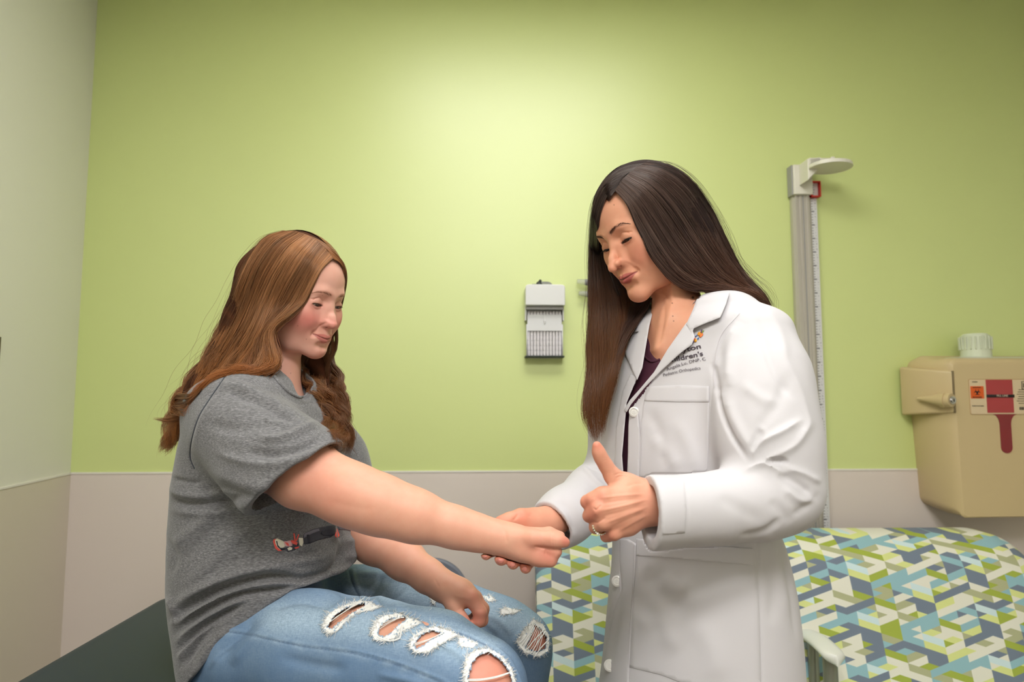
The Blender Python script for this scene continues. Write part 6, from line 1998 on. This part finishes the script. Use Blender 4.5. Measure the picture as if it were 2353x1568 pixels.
g = [[(650, 531), (608, 546), (574, 590), (546, 650), (524, 715, 1.25), (493, 778, 1.245), (460, 842, 1.235), (428, 888, 1.225), (400, 930, 1.215), (386, 985, 1.21), (374, 1042, 1.205)],
     [(680, 532), (640, 556), (602, 606), (574, 668), (547, 735, 1.21), (511, 800, 1.205), (470, 858, 1.20), (440, 905, 1.20), (414, 950, 1.20), (402, 1000, 1.20), (380, 1044, 1.20)],
     [(706, 541), (668, 572), (632, 624), (604, 686), (580, 750, 1.185), (545, 810, 1.18), (505, 862, 1.175), (468, 905, 1.18), (432, 950, 1.19), (408, 990, 1.195), (396, 1022, 1.195)],
     [(728, 553), (698, 590), (666, 642), (638, 696), (610, 750, 1.17), (588, 800, 1.165), (555, 842, 1.16), (515, 872, 1.155), (472, 905, 1.165), (438, 938, 1.18), (408, 968, 1.19), (384, 1010, 1.195)],
     [(744, 568), (716, 606), (690, 652), (664, 700), (632, 738, 1.165), (606, 774, 1.16), (592, 812, 1.155), (578, 846, 1.148), (530, 864, 1.14), (480, 892, 1.15), (436, 934, 1.17), (400, 966, 1.18)],
     [(756, 582), (730, 614), (708, 654), (686, 698), (652, 733, 1.160), (622, 764, 1.155), (618, 802, 1.15), (622, 838, 1.14), (585, 856, 1.13), (530, 858, 1.13), (478, 884, 1.14), (440, 915, 1.16), (414, 945, 1.17)],
     [(765, 594), (740, 618), (720, 654), (701, 692), (669, 722, 1.158), (640, 742, 1.155), (624, 768, 1.15), (633, 808, 1.145), (636, 838, 1.135), (600, 858, 1.125), (552, 852, 1.125), (500, 866, 1.13), (458, 898, 1.15), (440, 928, 1.16)]]
FALL[0] = 1.27
parts = [sheet(tree_ha, g, int(6000 / VX), 46, M_hairA, '', None, palA, rad=.00042, jit=.0030, depth=.016, wave=.0080, wlen=.085, wstart=.42, tight=.8, tipcol=(160, 90, 34), tipmix=.4, seed=3, minlen=.8, cdep=.012),
         sheet(tree_ha, g, 900, 16, M_hairA, '', None, palA[:3] + [(206, 146, 98)], rad=.00036, jit=.0022, depth=.004, wave=.0085, wlen=.08, wstart=.5, tight=.85, lift=.004, tipcol=(200, 122, 52), tipmix=.6, seed=5),
         sheet(tree_ha, g[5:], 900, 12, M_hairA, '', None, palA, rad=.00042, jit=.0030, depth=.012, wave=.005, wlen=.08, wstart=.5, tight=.7, tipcol=(190, 108, 42), tipmix=.55, seed=31, over=tree_s)]
# curls at the shoulder and wisps
w1 = [[(470, 880, 1.15), (440, 905, 1.16), (410, 905, 1.18), (402, 925, 1.19), (430, 935, 1.18), (440, 915, 1.17)], [(460, 900, 1.15), (430, 930, 1.17), (405, 935, 1.19), (400, 950, 1.19), (425, 950, 1.18), (436, 930, 1.17)]]
parts.append(sheet(tree_ha, w1, 160, 4, M_hairA, '', None, palA, rad=.00036, jit=.003, depth=.006, wave=.002, wlen=.05, tight=.5, tipcol=(190, 110, 44), seed=8, over=tree_s, o0=0))
w2_ = [[(450, 905, 1.17), (415, 945, 1.18), (385, 960, 1.19), (345, 961, 1.19)], [(450, 920, 1.17), (420, 955, 1.18), (392, 968, 1.19), (352, 964, 1.19)]]
parts.append(sheet(tree_ha, w2_, 90, 2, M_hairA, '', None, palA, rad=.00034, jit=.0015, depth=.004, tight=.8, seed=9))
w3 = [[(440, 940, 1.19), (410, 985, 1.195), (392, 1015, 1.2), (372, 1046, 1.2)], [(420, 950, 1.19), (398, 990, 1.195), (378, 1010, 1.2), (372, 1030, 1.2)], [(430, 950, 1.19), (415, 1000, 1.2), (405, 1010, 1.2), (380, 1044, 1.2)]]
parts.append(sheet(tree_ha, w3, 320, 9, M_hairA, '', None, palA, rad=.00038, jit=.002, depth=.02, wave=.005, wlen=.05, wstart=.1, tight=.85, tipcol=(160, 84, 30), seed=10))
# far side, falling in front of the far shoulder
f_ = [[(690, 790, 1.37), (692, 830, 1.36), (704, 880, 1.33), (736, 940, 1.285), (752, 990, 1.25), (768, 1030, 1.235)], [(716, 780, 1.375), (714, 840, 1.36), (735, 900, 1.32), (762, 950, 1.28), (772, 1000, 1.25), (786, 1038, 1.24)],
      [(745, 770, 1.38), (742, 840, 1.36), (764, 890, 1.325), (780, 940, 1.28), (792, 995, 1.26), (800, 1046, 1.25)], [(772, 745, 1.39), (764, 805, 1.37), (782, 860, 1.33), (792, 905, 1.29), (802, 960, 1.27), (808, 1005, 1.26), (812, 1050, 1.26)]]
parts.append(sheet(tree_ha, f_, int(2600 / VX), 22, M_hairA, '', None, palA, rad=.00042, jit=.003, depth=.02, wave=.0085, wlen=.062, wstart=.12, tight=.8, tipcol=(130, 70, 28), tipmix=.35, cdep=.018, seed=12, minlen=.7, over=tree_s, o0=.2))
# over the far side of the crown
fc_ = [[(690, 534), (740, 556), (778, 592), (792, 628), ('L', .058, .070, .030), ('L', .045, .084, -.02)], [(728, 552), (765, 578), (787, 604), (794, 634), ('L', .060, .069, .028), ('L', .046, .083, -.02)], [(752, 574), (775, 592), (790, 614), (795, 636), ('L', .062, .067, .026), ('L', .048, .082, -.02)], [(766, 596), (780, 604), (789, 618), (794, 637), ('L', .063, .066, .025), ('L', .050, .081, -.02)]]
parts.append(sheet(tree_ha, fc_, 1500, 24, M_hairA, '', None, palA, rad=.00038, jit=.0008, depth=.005, tight=.3, seed=14, lift=.002))
# down the far side of the head
def far_side(sd):
  fs = []
  kx = np.array([(.074, .052, .050), (.062, .040, .036), (.035, .015, .015), (0, -.02, -.015), (-.045, -.05, -.045), (-.075, -.075, -.066), (-.094, -.088, -.075)])
  for u_ in np.linspace(0, 6, 19):
    x0_, x1_, xe = [float(np.interp(u_, range(7), kx[:, c_])) for c_ in range(3)]
    row = []
    for ph in (1, 7, 16, 28, 42, 58, 75, 92):
        xx = x0_ + (x1_ - x0_) * ph / 92; rr = math.sqrt(max(.05, 1 - ((xx + .013) / .1035) ** 2)); a = math.radians(ph)
        row.append(('L', xx, sd * .0840 * rr * math.sin(a), .040 + (.0916 if sd > 0 else .0932) * rr * math.cos(a)))
    row += [('L', xe, sd * .084, -.03), ('L', xe + .008, sd * .080, -.09), ('L', xe + .010, sd * .074, -.15), ('L', xe - .01, sd * .078, -.21)]
    fs.append(row)
  return fs
parts.append(sheet(tree_ha, far_side(1), 2400, 30, M_hairA, '', None, palA, rad=.00042, jit=.0009, depth=.0, tight=.4, lift=0, wave=.005, wlen=.08, wstart=.5, cdep=.0, seed=41))
# flyaways
parts.append(sheet(tree_ha, [[(a + dx, b) + tuple(c) for (a, b, *c) in gg] for gg, dx in ((g[0], -7), (g[1], 0))], 60, 30, M_hairA, '', None, palA, rad=.00016, jit=.011, depth=.0, wave=.006, wlen=.1, wstart=.3, tight=.2, seed=16))
V, F, C = parts[0]
o = hair_obj('hair_strands', parts, M_hairA, hairA)

# ---- dark straight hair of the standing person
capB = [ell((-.012, 0, .041), (.1045, .0845, .0945), k=.02), ell((-.03, 0, .0), (.079, .081, .088), k=.016), ell((.02, 0, .053), (.071, .072, .066), k=.012)]
cutB = Prim([-9] * 3, [9] * 3, lambda X: -((X[:, 0] - .070) * .84 - (X[:, 2] - .082) * .54 + np.abs(X[:, 1]) * .10), .006, 's')
HB = xf(capB + [cutB], WMh, WO, WS_)
HB += [CH([(1545, 500, 1.20, 78), (1590, 570, 1.20, 62), (1640, 640, 1.18, 34), (1690, 695, 1.17, 20), (1712, 780, 1.22, 16)], k=.03, kin=.03),
       CH([(1378, 500, 1.295, 11), (1380, 620, 1.29, 13), (1388, 720, 1.255, 15), (1390, 800, 1.205, 12), (1380, 860, 1.19, 8)], k=.02, kin=.03),
       CH([(1440, 620, 1.29, 30), (1456, 700, 1.27, 30), (1430, 765, 1.235, 18)], k=.02, kin=.03)]
Vu, Qu = sculpt(xf(capB, WMh, WO, WS_), .003); Vf, Ff = merge([(Vu, Qu), (V1w, Q1w)]); tree_hb = bvh(Vf, Ff[0])
HB = [Prim(p_.lo, p_.hi, (lambda f: lambda X: f(X) + .0035)(p_.f), p_.k, p_.op) for p_ in HB]
Vh, Qh = sculpt(HB, .003 * VX)
hairB = bake('hair', Vh, Qh, M_baseB, woman, np.tile(np.array(rgb(40, 28, 26)[:3]), (len(Vh), 1)))
palB = [(38, 27, 26), (62, 44, 40), (92, 72, 66), (48, 32, 28), (28, 20, 20)]
h = [[(1413, 438), (1441, 470), (1461, 514), (1479, 549), (1496, 585, 1.10), (1525, 621, 1.105), (1556, 650, 1.11), (1590, 664, 1.12), (1640, 660, 1.125), (1700, 672, 1.125), (1738, 700, 1.15), (1740, 800, 1.20)],
     [(1420, 428), (1455, 464), (1484, 512), (1510, 556), (1540, 600, 1.11), (1578, 637, 1.11), (1620, 656, 1.125), (1670, 665, 1.13), (1718, 682, 1.13), (1742, 715, 1.16), (1740, 810, 1.21)],
     [(1432, 412), (1475, 444), (1515, 496), (1548, 548), (1585, 600, 1.12), (1628, 640, 1.125), (1675, 664, 1.135), (1722, 678, 1.135), (1750, 702, 1.15), (1745, 810, 1.22)],
     [(1448, 396), (1498, 420), (1545, 468), (1582, 524), (1620, 584, 1.13), (1658, 632, 1.14), (1700, 664, 1.15), (1740, 684, 1.145), (1758, 712, 1.16), (1748, 820, 1.23)],
     [(1464, 384), (1518, 398), (1570, 440), (1610, 500), (1646, 566, 1.16), (1680, 618, 1.17), (1714, 658, 1.17), (1748, 684, 1.16), (1762, 716, 1.175), (1750, 820, 1.24)],
     [(1486, 373), (1540, 380), (1592, 418), (1634, 480, 1.19), (1664, 545, 1.19), (1692, 602, 1.20), (1724, 646, 1.185), (1757, 686, 1.175), (1766, 720, 1.185), (1752, 830, 1.25)]]
FALL[0] = 1.19
partsB = [sheet(tree_hb, h, int(7500 / VX), 90, M_hairB, '', None, palB, rad=.00040, jit=.0020, depth=.010, lift=.0022, cdep=.004, wave=.0016, wlen=.14, wstart=.4, tight=.35, tipcol=(96, 52, 28), tipmix=.55, seed=21, minlen=.85),
          sheet(tree_hb, h, 500, 60, M_hairB, '', None, [(110, 88, 80), (80, 60, 54)], rad=.00024, jit=.003, depth=.0, wave=.002, wlen=.12, wstart=.3, tight=.1, lift=.003, tipcol=(120, 70, 40), seed=22)]
c = [[(1436, 402), (1392, 428), (1366, 472, 1.26), (1358, 560, 1.275), (1357, 650, 1.27), (1355, 740, 1.235), (1351, 830, 1.19), (1345, 900, 1.17), (1344, 960, 1.155), (1366, 1012, 1.15)],
     [(1426, 414), (1390, 438), (1370, 482, 1.26), (1366, 575, 1.275), (1370, 680, 1.26), (1372, 780, 1.20), (1368, 870, 1.165), (1362, 940, 1.15), (1370, 1022, 1.145)],
     [(1420, 424), (1393, 446), (1372, 492, 1.262), (1376, 590, 1.275), (1388, 690, 1.25), (1394, 780, 1.19), (1390, 860, 1.155), (1384, 930, 1.14), (1374, 1014, 1.14)],
     [(1416, 432), (1396, 452), (1376, 500, 1.262), (1388, 600, 1.275), (1412, 670, 1.245), (1422, 745, 1.195), (1410, 820, 1.155), (1400, 885, 1.14), (1380, 1004, 1.14)],
     [(1414, 438), (1400, 458), (1386, 510, 1.25), (1420, 610, 1.265), (1450, 680, 1.24), (1452, 740, 1.20), (1432, 800, 1.16), (1412, 870, 1.14), (1386, 985, 1.14)]]
partsB.append(sheet(tree_hb, c, int(3600 / VX), 60, M_hairB, '', None, palB, rad=.00036, jit=.0028, depth=.016, wave=.0022, wlen=.16, wstart=.5, tight=.5, tipcol=(122, 72, 34), tipmix=.75, seed=25, minlen=.8, over=tree_c, o0=.5))
ct = [[(1488, 374), (1434, 384), (1390, 418), (1365, 468), (1357, 545, 1.27), (1357, 640, 1.27)], [(1462, 386), (1412, 408), (1378, 446), (1362, 500), (1359, 575, 1.272), (1360, 650, 1.27)], [(1440, 400), (1402, 420), (1378, 456), (1366, 505), (1364, 580, 1.272), (1366, 650, 1.265)], [(1418, 430), (1396, 450), (1380, 490), (1374, 530), (1376, 590, 1.27), (1380, 660, 1.26)]]
partsB.append(sheet(tree_hb, ct, 1500, 40, M_hairB, '', None, palB, rad=.00038, jit=.0008, depth=.006, tight=.3, seed=33, lift=.002))
HF = (WMh, WO, WS_)
partsB.append(sheet(tree_hb, far_side(-1), 3000, 50, M_hairB, '', None, palB, rad=.00040, jit=.0009, depth=.0, tight=.3, lift=0, seed=43, cdep=0))
c2 = [[(1500, 684, 1.20), (1488, 708, 1.195), (1462, 745, 1.175), (1434, 790, 1.155), (1412, 850, 1.145)], [(1480, 690, 1.22), (1465, 720, 1.20), (1440, 760, 1.18), (1420, 810, 1.155), (1404, 870, 1.145)], [(1450, 680, 1.24), (1445, 720, 1.21), (1428, 765, 1.18), (1412, 820, 1.155), (1398, 890, 1.14)]]
partsB.append(sheet(tree_hb, c2, 900, 16, M_hairB, '', None, palB, rad=.00036, jit=.002, depth=.012, tight=.5, tipcol=(104, 60, 32), seed=27, over=tree_c, o0=.4))
partsB.append(sheet(tree_hb, [[(a - 8, b) + tuple(k) for (a, b, *k) in c[0]], c[1], c[3]], 120, 60, M_hairB, '', None, palB, rad=.00016, jit=.006, depth=0, wave=.004, wlen=.2, wstart=.3, tight=.1, tipcol=(120, 76, 36), seed=28))
partsB.append(sheet(tree_hb, [[(a + 6, b - 4) + tuple(k) for (a, b, *k) in h[5]], h[4]], 70, 40, M_hairB, '', None, palB, rad=.00016, jit=.007, depth=0, wave=.004, wlen=.15, wstart=.3, tight=.1, seed=29))
hair_obj('hair_strands', partsB, M_hairB, hairB)
# ================================================================ picture settings
SC.view_settings.view_transform = 'Standard'
SC.view_settings.look = 'None'
SC.view_settings.gamma = 1
SC.view_settings.exposure = EXPO
SC.view_settings.use_curve_mapping = False
SC.cycles.use_denoising = True
try:
    SC.cycles.denoiser = 'OPENIMAGEDENOISE'
    SC.cycles.denoising_input_passes = 'RGB_ALBEDO_NORMAL'
except Exception: pass
SC.cycles.max_bounces = 5
SC.cycles.use_adaptive_sampling = True
SC.cycles.adaptive_threshold = .06
SC.cycles.adaptive_min_samples = 16
SC.cycles.diffuse_bounces = 3
SC.cycles.glossy_bounces = 2
SC.cycles.transmission_bounces = 4
SC.cycles.sample_clamp_indirect = 6
SC.cycles.caustics_reflective = False
SC.cycles.caustics_refractive = False
